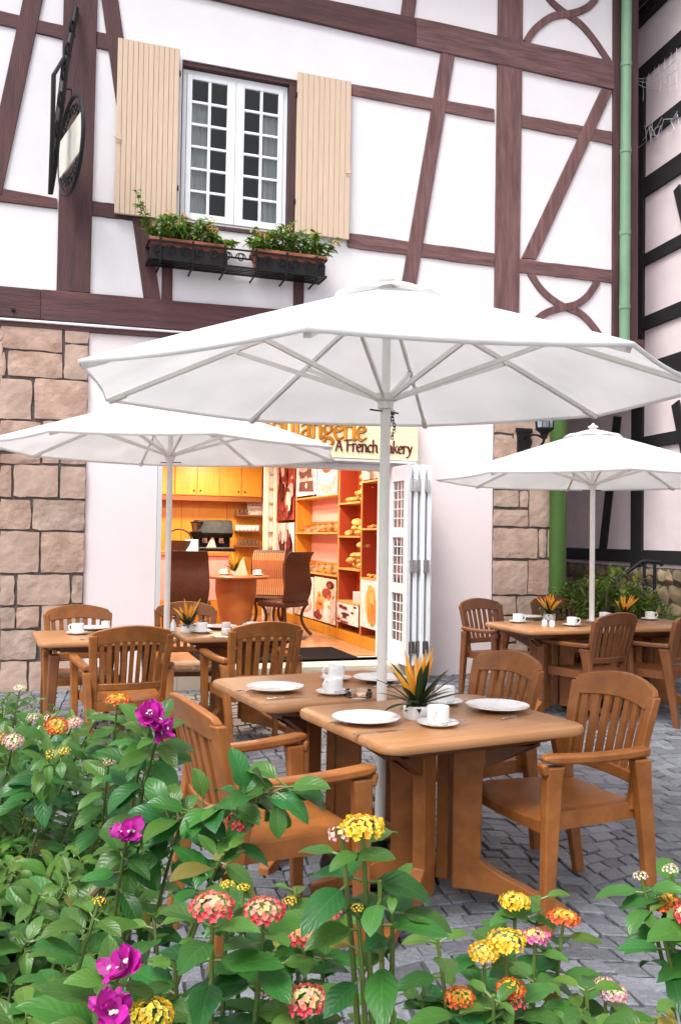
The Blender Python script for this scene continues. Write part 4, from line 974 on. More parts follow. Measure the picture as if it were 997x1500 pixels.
# ------------------------------------------------------------------ umbrellas
canvas_rib = mat('umbrella_metal', (.80, .78, .74), .4, .05, 6); chain_m = mat('dark_chain', (.05, .05, .05), .4, .2, 20, metal=1)
def umbrella(label, p, Rr, rim, apex, th, tilt=(0, 0), chain=False):
    t = thing('parasol', label, 'umbrella', p + GZ, th, 'white canvas parasols'); z0 = .014; rim -= z0; apex -= z0
    mb = MB(); mb.lathe([(0, 0), (.25, 0), (.26, .02), (.25, .045), (.10, .07), (.04, .075), (.034, .13), (0, .13)], 28); mb.build('base', blackm, t)
    mb = MB(); mb.tube([(0, 0, .08), (0, 0, rim - .03)], .0225, 16); mb.tube([(0, 0, rim - .029), (0, 0, apex - .10)], .019, 14); mb.build('pole', canvas_rib, t)
    zc = apex - .10; rc = .20                                # canopy ring near the crown
    def zt(x, y): return tilt[0] * (x * math.cos(th) - y * math.sin(th)) + tilt[1] * (x * math.sin(th) + y * math.cos(th))
    mb = MB(); NR, NS = 9, 8
    ring0 = None; rings = []
    for i in range(NR + 1):
        q = i / NR; rad = .03 + (Rr - .03) * q; ring = []
        for k in range(8):
            for j in range(NS):
                f = j / NS; a0, a1 = R(45 * k), R(45 * k + 45)
                p0, p1 = Vector((math.cos(a0), math.sin(a0))), Vector((math.cos(a1), math.sin(a1))); d = p0.lerp(p1, f) * rad
                z = apex - .02 + (rim - apex + .02) * (q ** 1.06) - .012 * math.sin(math.pi * f) * q * (1 - .3 * q) + zt(d.x, d.y)
                sc = 1 - .018 * math.sin(math.pi * f) * (q > .95)
                ring.append(Vector((d.x * sc, d.y * sc, z)))
        rings.append(ring)
    hem = [Vector((v.x * .998, v.y * .998, v.z - .015)) for v in rings[-1]]; rings.append(hem)
    mb.loft(rings, 0, True, caps=False); o = mb.build('canopy', canvas, t, recalc=False)
    for f in o.data.polygons: f.use_smooth = True
    sol = o.modifiers.new('thickness', 'SOLIDIFY'); sol.thickness = .0035
    mb = MB(); rr_ = []                                      # scalloped vent cap
    for rad, dz in ((.012, .004), (.08, -.010), (.16, -.034), (.225, -.062), (.240, -.074)):
        rr_.append([Vector((math.cos(R(360 * k / 48)) * rad * (1 + (.05 * math.cos(8 * R(360 * k / 48)) if rad > .15 else 0)), math.sin(R(360 * k / 48)) * rad * (1 + (.05 * math.cos(8 * R(360 * k / 48)) if rad > .15 else 0)), apex - .005 + dz + (.020 * abs(math.sin(4 * R(360 * k / 48) )) if rad > .2 else 0))) for k in range(48)])
    mb.loft(rr_, 0, True, caps=False); v = mb.build('vent', canvas, t, recalc=False); s2 = v.modifiers.new('thickness', 'SOLIDIFY'); s2.thickness = .004
    mb = MB(); mb.lathe([(0, apex - .03), (.022, apex - .02), (.03, apex + .01), (.045, apex + .018), (.04, apex + .03), (.018, apex + .036), (.014, apex + .05), (0, apex + .056)], 16); mb.build('finial', canvas_rib, t)
    hub = apex - .11; run = rim - .025
    mb = MB(); mb.lathe([(0, hub - .03), (.05, hub - .03), (.055, hub), (.05, hub + .02), (0, hub + .02)], 16); mb.build('top_hub', canvas_rib, t)
    mb = MB(); mb.lathe([(.024, run - .05), (.034, run - .05), (.036, run - .02), (.052, run - .012), (.055, run + .015), (.024, run + .015)], 20); rh = mb.build('runner', canvas_rib, t)
    mb = MB(); mb.tube([(-.075, -.01, run - .062), (.09, .012, run - .062)], .004, 6); mb.build('pin', chain_m, rh)
    for k in range(8):
        a = R(45 * k); d = Vector((math.cos(a), math.sin(a), 0)); tip = d * (Rr - .012); tip.z = rim - .012 + zt(tip.x, tip.y)
        st = d * .05; st.z = hub; 
        def on(q_): v_ = st.lerp(tip, q_); rq = (Vector((v_.x, v_.y)).length) / Rr; v_.z = apex - .02 + (rim - apex + .02) * (rq ** 1.06) - .020 + zt(v_.x, v_.y); return v_
        mb = MB(); pts = [on(q_) for q_ in (0.02, .3, .55, .8, .985)]
        for i in range(4): mb.bar(pts[i], pts[i + 1], .016, .022)
        mb.bar(on(.93) + Vector((0, 0, -.004)), on(.995) + Vector((0, 0, -.004)), .026, .024)
        rb_ = mb.build('rib', canvas_rib, t, bevel=.002)
        mb = MB(); j = on(.50) - Vector((0, 0, .016)); s0 = d * .05; s0.z = run; mb.bar(s0, j, .013, .020); mb.tube([j + d.cross(Vector((0, 0, 1))) * .016, j - d.cross(Vector((0, 0, 1))) * .016], .010, 8); mb.build('strut', canvas_rib, rb_)
    if chain:
        mb = MB()
        for k in range(9):
            z = run - .06 - .014 * k; x = -.052 + .006 * math.sin(k); M = Matrix.Translation((x, -.012, z)) @ Matrix.Rotation(R(90 * (k % 2)), 4, 'Z')
            mb.tube([M @ Vector((.006 * math.cos(a_), 0, .010 * math.sin(a_))) for a_ in [i * math.pi / 5 for i in range(11)]], .0022, 5)
        for k in range(9):
            z = run - .06 - .013 * k; x = -.036 - .004 * math.cos(k * .5); M = Matrix.Translation((x, -.016, z)) @ Matrix.Rotation(R(90 * ((k + 1) % 2)), 4, 'Z')
            mb.tube([M @ Vector((.006 * math.cos(a_), 0, .010 * math.sin(a_))) for a_ in [i * math.pi / 5 for i in range(11)]], .0022, 5)
        mb.build('chain', chain_m, t)
    return t
umbrella('large white canvas parasol spread over the near tables', PM, 1.35, 2.098, 2.575, 3.701, (.004, .022), True)
umbrella('white canvas parasol at the left over the tables by the stone wall', PL, 1.31, 2.078, 2.50, -.398)
umbrella('white canvas parasol at the right in front of the alley and downpipe', PR_, 1.35, 1.985, 2.43, 3.053)

# ------------------------------------------------------------------ tableware
TT = TZ + .014
def put(name, mb, m, p, label, cat, group, rz=0, bevel=0):
    o = mb.build(name, m, None, bevel, p, rot=(0, 0, rz)); return tag(o, label, cat, group)
def plate_mb(): mb = MB(); mb.lathe([(0, .004), (.055, .004), (.055, 0), (.065, .001), (.095, .012), (.130, .021), (.131, .024), (.096, .0165), (.075, .010), (0, .008)], 40); return mb
def saucer_mb(): mb = MB(); mb.lathe([(0, .003), (.035, .003), (.036, 0), (.05, .003), (.078, .014), (.079, .0165), (.05, .008), (.03, .006), (0, .006)], 32); return mb
def cup_mb():
    mb = MB(); mb.lathe([(0, .003), (.028, .003), (.029, 0), (.036, .002), (.042, .012), (.0425, .066), (.0415, .068), (.040, .066), (.0385, .014), (0, .010)], 32)
    return mb
def handle_mb(): mb = MB(); mb.tube([(.041, 0, .056), (.058, 0, .060), (.069, 0, .046), (.066, 0, .028), (.054, 0, .018), (.041, 0, .016)], [.005] * 6, 8); return mb
base_plate = put('plate', plate_mb(), porcelain, (0, 0, 0), 'x', 'plate', 'white dinner plates'); PLATES = []
base_saucer = put('saucer', saucer_mb(), porcelain, (0, 0, 0), 'x', 'saucer', 'white saucers')
base_cup = thing('coffee_cup', 'x', 'cup', (0, 0, 0), 0, 'white coffee cups'); cup_mb().build('bowl', porcelain, base_cup); handle_mb().build('handle', porcelain, base_cup)
def spoon_mb():
    mb = MB(); mb.sphere((0, .045, .004), 1, n=6, sc=(.013, .02, .0035)); mb.tube([(0, .028, .004), (0, 0, .006), (0, -.06, .004)], [.0022, .0018, .0035], 6); return mb
base_spoon = put('teaspoon', spoon_mb(), steel, (0, 0, 0), 'x', 'spoon', 'teaspoons')
def knife_mb():
    mb = MB(); mb.loft([[Vector((x, y, z)) for x, z in ((-w_, 0), (w_, 0), (w_, h), (-w_, h))] for y, w_, h in ((-.105, .006, .006), (-.02, .0055, .008), (-.015, .009, .003), (.08, .009, .002), (.105, .002, .002))], 0, False); return mb
base_knife = put('knife', knife_mb(), steel, (0, 0, 0), 'x', 'knife', 'table knives')
def fork_mb():
    mb = MB(); mb.tube([(0, -.10, .004), (0, -.02, .008), (0, .03, .006)], [.005, .0025, .003], 6)
    mb.box((-.012, .03, .004), (.012, .045, .006))
    for x in (-.0105, -.0035, .0035, .0105): mb.tube([(x, .044, .005), (x, .07, .009), (x, .09, .006)], [.0018, .0016, .0008], 5)
    return mb
base_fork = put('fork', fork_mb(), steel, (0, 0, 0), 'x', 'fork', 'table forks')
FIRST = set()
def lay(proto, p, label, rz=0, dz=0):
    p = Vector((p[0], p[1], p[2] + dz))
    if proto.name not in FIRST: FIRST.add(proto.name); proto.location = p; proto.rotation_euler = (0, 0, rz); proto['label'] = label; return proto
    return dup(proto, p, rz, label)
def tp(px, py): return on_z(px, py, TT)
def cup_set(px, py, where, rz, spoon=True, dy=.0):
    p = tp(px, py); lay(base_saucer, p, 'white saucer ' + where); lay(base_cup, p, 'white coffee cup ' + where, rz, .0062)
    if spoon: lay(base_spoon, p + Vector((.055, -.03, 0)), 'teaspoon on the saucer ' + where, R(-55), .0165)
cup_set(641, 1063, 'at the front of the near table beside the flower pot', R(250))
cup_set(651, 1031, 'behind the flower pot on the near table', R(200))
cup_set(488, 1017, 'at the front of the second table, left of the pole', R(230))
cup_set(492, 996, 'furthest back on the second table, left of the pole', R(200), False)
lay(base_plate, tp(536, 1058), 'white dinner plate at the front left of the near table'); lay(base_plate, tp(728, 1040), 'white dinner plate at the right end of the near table')
lay(base_plate, tp(402, 1012), 'white dinner plate at the left of the second table'); lay(base_plate, tp(556, 998), 'white dinner plate half hidden behind the large parasol pole')
a1 = R(27 - 90)
lay(base_knife, tp(556, 1073), 'knife in front of the front left plate on the near table', a1); lay(base_knife, tp(423, 1023), 'knife in front of the left plate on the second table', a1)
lay(base_knife, tp(757, 1050), 'knife beside the right plate on the near table', a1 + .3)
lay(base_fork, tp(507, 1058), 'fork left of the front left plate on the near table', a1 + R(200)); lay(base_fork, tp(374, 1013), 'fork left of the left plate on the second table', a1 + R(180)); lay(base_fork, tp(573, 1006), 'fork beside the plate behind the large parasol pole', a1)
mb = MB(); mb.lathe([(0, .004), (.05, .004), (.056, 0), (.060, .002), (.062, .030), (.058, .031), (.054, .010), (0, .008)], 24); put('ashtray', mb, clear, tp(525, 1021), 'clear glass ashtray beside the large parasol pole', 'ashtray', None)

def flower_pot(p, label, seed, s_=1.0, leaves=14, spikes=13):
    r = random.Random(seed); t = thing('flower_pot', label, 'flower pot', p, r.uniform(0, 3), 'white pots of orange spiky flowers')
    mb = MB(); mb.lathe([(0, 0), (.050, 0), (.053, .004), (.054, .050), (.052, .053), (.048, .05), (.046, .040), (0, .040)], 28); mb.build('pot', porcelain, t)
    fm = MB()
    for k in range(leaves):
        a = k * 2.4 + r.uniform(-.2, .2); el = r.uniform(.15, 1.25); d = Vector((math.cos(a) * math.cos(el), math.sin(a) * math.cos(el), math.sin(el)))
        leaf(fm, (.012 * math.cos(a), .012 * math.sin(a), .05), d, Vector((0, 0, 1)), r.uniform(.12, .20) * s_, r.uniform(.026, .042), .25, r.uniform(.05, .45), leaf_tint(r, (.022, .05, .014)), r, 6)
    for k in range(12):
        a = k * 2.4 + .7; d = Vector((math.cos(a), math.sin(a), r.uniform(.0, .5))); leaf(fm, (.01 * math.cos(a), .01 * math.sin(a), .045), d, Vector((0, 0, 1)), r.uniform(.06, .10), .026, .2, .5, leaf_tint(r, (.03, .06, .015)), r, 4)
    fm.build('foliage', leafm, t, recalc=False)
    for k in range(spikes):
        a = k * 2.4; el = r.uniform(.75, 1.45); d = Vector((math.cos(a) * math.cos(el), math.sin(a) * math.cos(el), math.sin(el))); L_ = r.uniform(.12, .20) * s_; q = Vector((0, 0, .06)) + d * .03
        mb = MB(); mb.tube([q + d * (L_ * f) + Vector((0, 0, .008 * math.sin(f * 3))) for f in (0, .25, .5, .75, 1)], [.004, .010 * s_, .009 * s_, .006, .0008], 6); mb.build('petal_spike', orange_p, t)
    return t
flower_pot(tp(610, 1052), 'large orange spiky flower in a white pot on the near table', 51, 1.12, 24, 9)
flower_pot(tp(275, 926), 'orange and green spiky flower in a white pot in front of the doorway', 52, .95, 16, 9)
flower_pot(tp(804, 908), 'orange spiky flower in a dark leafy pot left of the right parasol pole', 53, .95)
flower_pot(tp(914, 908), 'orange spiky flower right of the right parasol pole, in front of the shrubs', 54, .85)
cup_set(114, 929, 'on the far left table beside the stone wall', R(170), True)
cup_set(296, 927, 'right of the flower pot in front of the doorway', R(180), False)
cup_set(369, 926, 'nearest the door mat on the left tables', R(200), False)
cup_set(758, 912, 'at the left end of the right tables', R(10)); cup_set(837, 917, 'at the front of the right tables, left of the pole', R(0)); cup_set(884, 909, 'just right of the right parasol pole', R(10), False); cup_set(951, 908, 'at the right end of the right tables', R(0), False)
lay(base_plate, tp(136, 923), 'white dinner plate behind the cup on the far left table'); lay(base_plate, tp(322, 921), 'white dinner plate behind the cup in front of the doorway'); lay(base_plate, tp(880, 913), 'white dinner plate in front of the shrubs on the right tables'); lay(base_plate, tp(775, 906), 'white dinner plate behind the cup at the left end of the right tables')
lay(base_spoon, tp(128, 938), 'teaspoon lying on the bare front of the far left table', R(60)); lay(base_fork, tp(322, 934), 'fork on the bare table front before the doorway', R(80))
def caster(px, py, label):
    mb = MB(); mb.lathe([(0, 0), (.022, 0), (.024, .004), (.021, .045), (.017, .05), (0, .05)], 16); t = thing('salt_caster', label, 'salt shaker', tp(px, py), 0, 'small shakers on the right tables')
    mb.build('jar', porcelain, t); mb = MB(); mb.lathe([(0, .0505), (.018, .0505), (.016, .064), (.008, .070), (0, .071)], 16); mb.build('cap', steel, t)
caster(797, 917, 'left of two small white shakers in front of the orange flower on the right tables'); caster(808, 918, 'right of two small white shakers in front of the orange flower on the right tables')
mb = MB(); mb.lathe([(0, 0), (.030, 0), (.034, .006), (.034, .040), (.029, .046), (.029, .050), (.033, .056), (.032, .082), (.028, .086), (0, .088)], 20); put('sugar_pot', mb, porcelain, tp(331, 929), 'white ribbed sugar pot between two cups in front of the doorway', 'sugar pot', None)
sb = thing('sauce_bottle', 'small bottle with a red cap beside the left parasol pole', 'bottle', tp(254, 924)); mb = MB(); mb.lathe([(0, 0), (.020, 0), (.021, .05), (.010, .075), (.010, .085), (0, .085)], 14); mb.build('bottle', porcelain, sb); mb = MB(); mb.lathe([(0, .0855), (.013, .0855), (.012, .105), (0, .107)], 12); mb.build('cap', mat('red_cap', (.4, .03, .02), .4), sb)
mb = MB(); mb.lathe([(0, 0), (.03, 0), (.031, .06), (.028, .062), (0, .062)], 16); put('napkin_holder', mb, porcelain, tp(155, 922), 'white napkin pot behind the cup on the far left table', 'napkin pot', None)
LAMP_W = 27
# ------------------------------------------------------------------ inside the bakery
def IP(px, py, v): u_, z_ = WP(px, py, -(v - W)); return u_, z_           # picture point on the plane y = v of the house
FL = .206
# wall cabinets, panel, counter
VB = W + 5.38; vc = VB - .36
u0, z1 = IP(250, 727, vc); u1 = IP(384, 727, vc)[0]; z0 = IP(320, 727, vc)[1]
wc = thing('wall_cabinet', 'row of orange wooden wall cabinets above the coffee counter', 'cabinet', P(u0, vc, z0), YW)
mb = MB(); mb.box((-.5, .02, 0), (u1 - u0, .35, .62)); mb.build('carcass', orange_wood, wc)
xs = [IP(q, 727, vc)[0] - u0 for q in (222, 256, 288.7, 321.6, 353.7, 384)]
for i in range(5):
    mb = MB(); mb.box((xs[i] + .006, 0, .01), (xs[i + 1] - .006, .018, .62)); d = mb.build('cabinet_door', orange_wood, wc, bevel=.003)
    mb = MB(); kx = xs[i + 1] - .05 if i % 2 == 1 else xs[i] + .05; mb.sphere((kx, -.014, .08), .014, n=6); mb.build('knob', iron, d)
mb = MB(); mb.box((-.5, .012, -.075), (u1 - u0, .35, -.004)); mb.build('pelmet', mat('pelmet_wood', (.24, .07, .015), .5, .1, 4), wc)
bp_ = thing('wood_wall_panel', 'orange wood panelling on the wall behind the coffee counter', 'panelling', P(u0, VB - .03, FL), YW)
mb = MB()
for i in range(5): mb.box((-.5 + i * .72, 0, 0), (-.5 + i * .72 + .715, .025, 1.85))
mb.build('board', orange_wood, bp_, bevel=.003)
vct = VB - 1.5; uc0 = IP(236, 812, vct)[0]; uc1 = IP(337, 812, vct)[0]; zc = IP(300, 808, vct)[1]
ct = thing('coffee_counter', 'bakery counter with wooden top and pink front inside the doorway', 'counter', P(uc0, vct, FL), YW); hc = zc - FL
mb = MB(); mb.box((-.4, -.04, hc - .06), (uc1 - uc0, .60, hc)); mb.build('counter_top', mat('counter_wood', (.50, .19, .05), .35, .1, 4), ct, bevel=.006)
mb = MB(); mb.box((-.4, 0, .34), (uc1 - uc0 - .02, .55, hc - .062)); mb.build('front_panel', pinkpanel, ct)
mb = MB(); mb.box((-.4, .004, 0), (uc1 - uc0 - .024, .54, .338)); mb.build('plinth', orange_wood, ct)
def on_counter(px, dv=.25): return P(IP(px, 806, vct + dv)[0], vct + dv, zc + .001)
em = thing('espresso_machine', 'black espresso machine on the bakery counter', 'coffee machine', on_counter(312), YW)
k = 13.2 / 1300
mb = MB(); mb.box((-.27, -.16, .0), (.30, .26, .05)); mb.box((-.24, .06, .05), (.26, .26, .22)); mb.build('body', blackm, em, bevel=.012)
mb = MB(); mb.loft([[Vector((x, y, z)) for x, y in ((-a, -b), (a, -b), (a, .26), (-a, .26))] for a, b, z in ((.25, .12, .20), (.26, .17, .26), (.25, .10, .44), (.24, .06, .45))], 0, False); mb.build('hood', blackm, em, bevel=.02)
for x in (-.13, .10): mb = MB(); mb.lathe([(0, .12), (.035, .12), (.04, .19), (0, .19)], 14, (x, -.06, 0)); mb.tube([(x, -.08, .15), (x, -.24, .13)], .012, 6); mb.build('portafilter', steel, em)
mb = MB(); mb.box((-.24, -.15, .051), (.26, .04, .06)); mb.build('drip_tray', steel, em)
gr = thing('coffee_grinder', 'black coffee grinder with bean hopper left of the espresso machine', 'grinder', on_counter(287.5, .16), YW)
mb = MB(); mb.lathe([(0, 0), (.075, 0), (.08, .02), (.055, .10), (.05, .18), (.10, .26), (.10, .28), (0, .28)], 16); mb.build('body', blackm, gr)
mb = MB(); mb.lathe([(.06, .281), (.085, .40), (0, .40)], 16); mb.build('hopper', clear, gr); mb = MB(); mb.lathe([(0, .401), (.095, .401), (.095, .42), (0, .425)], 16); mb.build('lid', blackm, gr)
bk = thing('bread_basket', 'brown wicker basket at the left end of the bakery counter', 'basket', on_counter(262, .12), YW)
mb = MB(); mb.lathe([(0, 0), (.15, 0), (.19, .15), (.18, .15), (.145, .02), (0, .02)], 18); mb.build('basket', rattan, bk); mb = MB(); mb.tube([(.18 * math.cos(a), 0, .15 + .16 * math.sin(a)) for a in [i * math.pi / 10 for i in range(11)]], .012, 6); mb.build('handle', rattan, bk)
mb = MB(); mb.loft([[Vector((x, y + q, z)) for x, z in ((-.09, 0), (.09, 0), (.09, .17), (-.09, .17))] for y, q in ((-.01, 0), (.0, .0))], 0, False)
tag(mb.build('menu_card', whitep, None, loc=on_counter(281, -.0), rot=(R(-14), 0, YW)), 'small white card leaning in front of the coffee grinder', 'card')
# cup shelves between the machine and the white rack
us0, _z = IP(347, 777, VB - .28); us1 = IP(384, 777, VB - .28)[0]
for k, (py, lab) in enumerate(((754, 'top shelf of glasses by the white rack, holding a pale picture card'), (777, 'middle shelf of white cups by the white rack'), (799, 'lowest shelf of glass cups by the white rack'))):
    z_ = IP(365, py, VB - .28)[1]; sh = tag(MB(), 0) if False else None
    mb = MB(); mb.box((0, 0, -.025), (us1 - us0, .24, 0)); o = mb.build('cup_shelf', mat('shelf_brown', (.20, .08, .03), .5, .1, 5), None, loc=P(us0, VB - .28, z_), rot=(0, 0, YW)); tag(o, lab, 'shelf')
    if k == 0: mb = MB(); mb.box((0, 0, 0), (.26, .015, .20)); tag(mb.build('picture_card', mat('card_grey', (.55, .5, .45), .6, .5, 22, c2=(.2, .17, .14)), None, loc=P(us0 + .18, VB - .2, z_ + .001), rot=(R(-8), 0, YW)), 'pale picture card on the top shelf of glasses', 'card')
    for i in range(6):
        for j in range(2):
            mb = MB(); mb.lathe([(0, 0), (.022, 0), (.03, .08), (.028, .08), (.02, .006), (0, .006)], 10)
            tag(mb.build('glass', clear if k != 1 else porcelain, None, loc=P(us0 + .03 + i * .062 + (.0 if k else 0), VB - .24 + j * .10, z_ + .001)), 'drinking cup standing in the rows on the small wall shelves', 'cup', 'cups on the small wall shelves') if not (k == 0 and i > 2) else None
# white ladder rack
vl = W + 4.35; ul = IP(388.5, 800, vl)[0]; ur = IP(401.5, 800, vl)[0]
lr = thing('ladder_rack', 'tall white ladder rack between the cup shelves and the food pictures', 'rack', P(ul, vl, FL), YW)
for x, w_ in ((0, .035), (ur - ul, .024)): mb = MB(); mb.box((x - w_, -.03, 0), (x + w_, .03, 2.5)); mb.build('post', mat('cream_paint', (.78, .72, .60), .5, .04, 4), lr, bevel=.004)
for i in range(10): mb = MB(); mb.box((.036, -.02, .2 + i * .22), (ur - ul - .025, .02, .222 + i * .22)); mb.build('rung', steel if i % 2 else tray_wood, lr)
mb = MB(); mb.box((.03, .05, .1), (ur - ul, .06, 2.5)); mb.build('back_panel', whitep, lr)

# ---- display unit along the right wall (seen obliquely through the door)
UF, UBK = 3.50, 3.775
def dv(px): return UP(px, 800, UF)[0]
def dz(px, py): return UP(px, py, UF)[1]
VA, VBb, VC, VD, VE = dv(404), dv(432.5), dv(495), dv(528.5), W + .32
un = thing('display_unit', 'tall bakery display unit with orange, pink and red bays along the right inner wall', 'shelf unit', P(UF, VE, FL), YW)
def ub(name, m, v0, v1, z0, z1, d0=0.0, d1=UBK - UF, bevel=.002):
    mb = MB(); mb.box((d0, min(v0, v1) - VE, z0 - FL), (d1, max(v0, v1) - VE, z1 - FL)); return mb.build(name, m, un, bevel=bevel)
ZT = 2.70
for v_ in (VA, VBb, VC, VD, VE + .012): ub('divider', tray_wood, v_ - .012, v_ + .012, FL + .12, ZT)
ub('baseboard', orange_wood, VA + .02, VE, FL, FL + .118, -.02)
ub('back_panel', pinkpanel, VBb, VC, FL + .12, ZT, .24, .262); ub('back_panel', redback, VC, VD, FL + .12, ZT, .24, .262); ub('back_panel', redback, VD, VE, FL + .12, ZT, .242, .264)
ub('side_panel', orange_wood, VBb - .0125, VBb - .018, FL + .12, ZT, .012, .238); ub('side_panel', redback, VC - .0125, VC - .018, FL + .12, ZT, .012, .238); ub('side_panel', redback, VD - .0125, VD - .018, FL + .12, ZT, .012, .238)
shelves = []
for (a, b), pys, px in (((VBb, VC), (727, 780, 839), 464), ((VC, VD), (736, 785, 833, 882), 511), ((VD, VE), (704, 774, 847), 540)):
    for py in pys:
        z_ = dz(px, py); ub('shelf', tray_wood, a - .013, b + .013, z_ - .02, z_, -.015); shelves.append((a, b, z_))
# pastries and loaves
rb_ = random.Random(77); lm = MB(); lm.sphere((0, 0, .028), 1, n=6, sc=(.045, .062, .028)); loaf = None
def lo_(p, lab, grp, s_):
    global loaf
    if loaf is None:
        loaf = lm.build('bread_roll', breadm, None); o = loaf
    else: o = loaf.copy(); col.objects.link(o)
    o.location = p; o.rotation_euler = (rb_.uniform(-.3, .3), rb_.uniform(-.3, .3), rb_.uniform(0, 6)); o.scale = (s_,) * 3; tag(o, lab, 'bread', grp)
nm = {0: 'top', 1: 'middle', 2: 'lower'}
for i, py in enumerate((736, 785, 833)):
    z_ = dz(511, py); base = VD - .03; ln_ = (VC - VD) - .08
    for lay_ in range(5):
        for k in range(5 - lay_):
            lo_(P(UF + .06 + rb_.uniform(0, .12), VD + .06 + k * ln_ / 5.5 + rb_.uniform(-.01, .01), z_ + .004 + lay_ * .06), 'golden bread roll in the heap on the %s shelf of the red bay' % nm[i], 'bread rolls heaped on the %s red shelf' % nm[i], rb_.uniform(1.15, 1.6))
for i, py in enumerate((780, 839)):
    z_ = dz(464, py)
    for k in range(12): lo_(P(UF + .05 + .09 * (k % 2), VC + .05 + k * (VBb - VC - .1) / 12, z_ + .004), 'small pastry in the row on the %s shelf of the orange bay' % nm[i + 1], 'pastries on the %s orange shelf' % nm[i + 1], rb_.uniform(.45, .7))
    cvm = MB(); rr_ = []
    for q in range(2):
        rr_.append([Vector((.02 + .10 - .10 * math.cos(a), (VBb - VC) * (.04 + .9 * q), .15 * math.sin(a))) for a in [j * math.pi / 10 for j in range(11)]])
    cvm.loft(rr_, 0, True, False, False); tag(cvm.build('pastry_cover', clear, None, loc=P(UF, VC, z_ + .004), rot=(0, 0, YW), recalc=False), 'clear curved cover over the pastries on the %s shelf of the orange bay' % nm[i + 1], 'cover')
for i, py in enumerate((774, 847)):
    z_ = dz(540, py)
    for k in range(6): lo_(P(UF + .07, VE + .1 + k * (VD - VE - .2) / 5, z_ + .004), 'small pastry on the %s shelf nearest the door' % nm[i], 'pastries on the %s shelf nearest the door' % nm[i], rb_.uniform(.5, .8))
mb = MB(); mb.box((0, 0, 0), (.16, .30, .13)); tag(mb.build('carton', mat('grey_carton', (.5, .5, .52), .6, .04, 4), None, bevel=.004, loc=P(UF + .03, VD + .05, dz(511, 882) + .001), rot=(0, 0, YW)), 'plain grey carton at the bottom of the red bay', 'box')
# food pictures: flat printed panels, the dishes laid out as coloured shapes
pm = {k: mat('print_' + k, c, .35, .3, 18, c2=d) for k, c, d in (('red', (.42, .07, .05), (.12, .012, .012)), ('cream', (.78, .66, .56), (.60, .44, .36)), ('choc', (.10, .03, .03), (.04, .012, .012)), ('orange', (.72, .28, .06), (.55, .12, .04)), ('white', (.80, .76, .76), (.62, .56, .58)), ('pink', (.72, .42, .42), (.45, .16, .17)), ('berry', (.25, .02, .05), (.08, .008, .02)), ('gold', (.72, .48, .15), (.45, .22, .05)))}
PK = list(pm)
def poster(px0, px1, py0, py1, bgc, shapes, label, u_off=-.012):
    a, b = dv(px0), dv(px1); xm = (px0 + px1) / 2; zt, zb_ = dz(xm, py0), dz(xm, py1); mb = MB(); w_, h_ = abs(a - b), zt - zb_
    mats = [pm[bgc]] + [pm[k] for k in PK]; o = min(a, b)
    mb.box((0, .004, 0), (.006, w_ - .004, h_), 0)
    for i, (kind, cx, cz, rx, rz, c) in enumerate(shapes):              # cx counts from the far (left in view) side
        y = (1 - cx) * w_; z = cz * h_; d = -.0008 * (i + 1); mi = 1 + PK.index(c)
        if kind == 'o': pts = [(y + rx * w_ * math.cos(2 * math.pi * k / 20), z + rz * h_ * math.sin(2 * math.pi * k / 20)) for k in range(20)]
        else: pts = [(y - rx * w_, z - rz * h_), (y + rx * w_, z - rz * h_ * .7), (y + rx * w_ * .8, z + rz * h_), (y - rx * w_ * .9, z + rz * h_ * .8)]
        pts = [(min(max(q[0], .006), w_ - .006), min(max(q[1], .002), h_ - .002)) for q in pts]
        vs = [(d, q[0], q[1]) for q in pts]; mb.add(vs, [tuple(range(len(vs)))], mi)
    t = mb.build('food_picture', mats, None, loc=P(UF + u_off, o, zb_), rot=(0, 0, YW)); return tag(t, label, 'picture')
rp = random.Random(3)
def scatter(n, cols, r0, r1): return [('o' if rp.random() < .7 else 'q', rp.uniform(.1, .9), rp.uniform(.06, .94), rp.uniform(r0, r1), rp.uniform(r0, r1) * .7, rp.choice(cols)) for _ in range(n)]
poster(405, 431.5, 640, 762, 'red', scatter(46, ['red', 'cream', 'pink', 'choc', 'orange', 'red'], .06, .18), 'tall red food picture right of the white ladder rack')
poster(405, 431.5, 766, 905, 'white', [('o', .6, .72, .35, .2, 'choc'), ('o', .75, .5, .3, .18, 'berry')] + scatter(26, ['berry', 'choc', 'pink', 'white'], .05, .14), 'dark berry food picture below the tall red one')
poster(433.5, 463, 640, 726, 'white', [('q', .5, .18, .38, .14, 'choc'), ('q', .52, .28, .36, .05, 'pink'), ('q', .45, .38, .36, .1, 'choc'), ('o', .4, .5, .26, .1, 'pink'), ('q', .35, .62, .3, .08, 'choc'), ('o', .3, .74, .22, .08, 'cream')] + scatter(8, ['cream', 'pink'], .04, .08), 'chocolate layer cake picture above the orange bay')
poster(464, 494, 640, 726, 'cream', [('o', .5, .26, .42, .22, 'pink'), ('o', .5, .42, .45, .24, 'white'), ('o', .5, .48, .38, .17, 'cream'), ('o', .5, .5, .26, .12, 'berry')] + [('o', .5 + .4 * math.cos(a), .44 + .21 * math.sin(a), .06, .035, 'white') for a in [i * .63 for i in range(10)]], 'round cream gateau picture above the pink panel')
poster(433.5, 461.5, 844, 903, 'white', [('o', .5, .30, .42, .2, 'pink'), ('o', .5, .48, .38, .32, 'white'), ('o', .5, .46, .28, .24, 'orange'), ('o', .48, .5, .18, .15, 'red'), ('o', .7, .9, .16, .08, 'berry'), ('q', .3, .94, .14, .05, 'choc')], 'picture of a bowl of red soup below the orange bay')
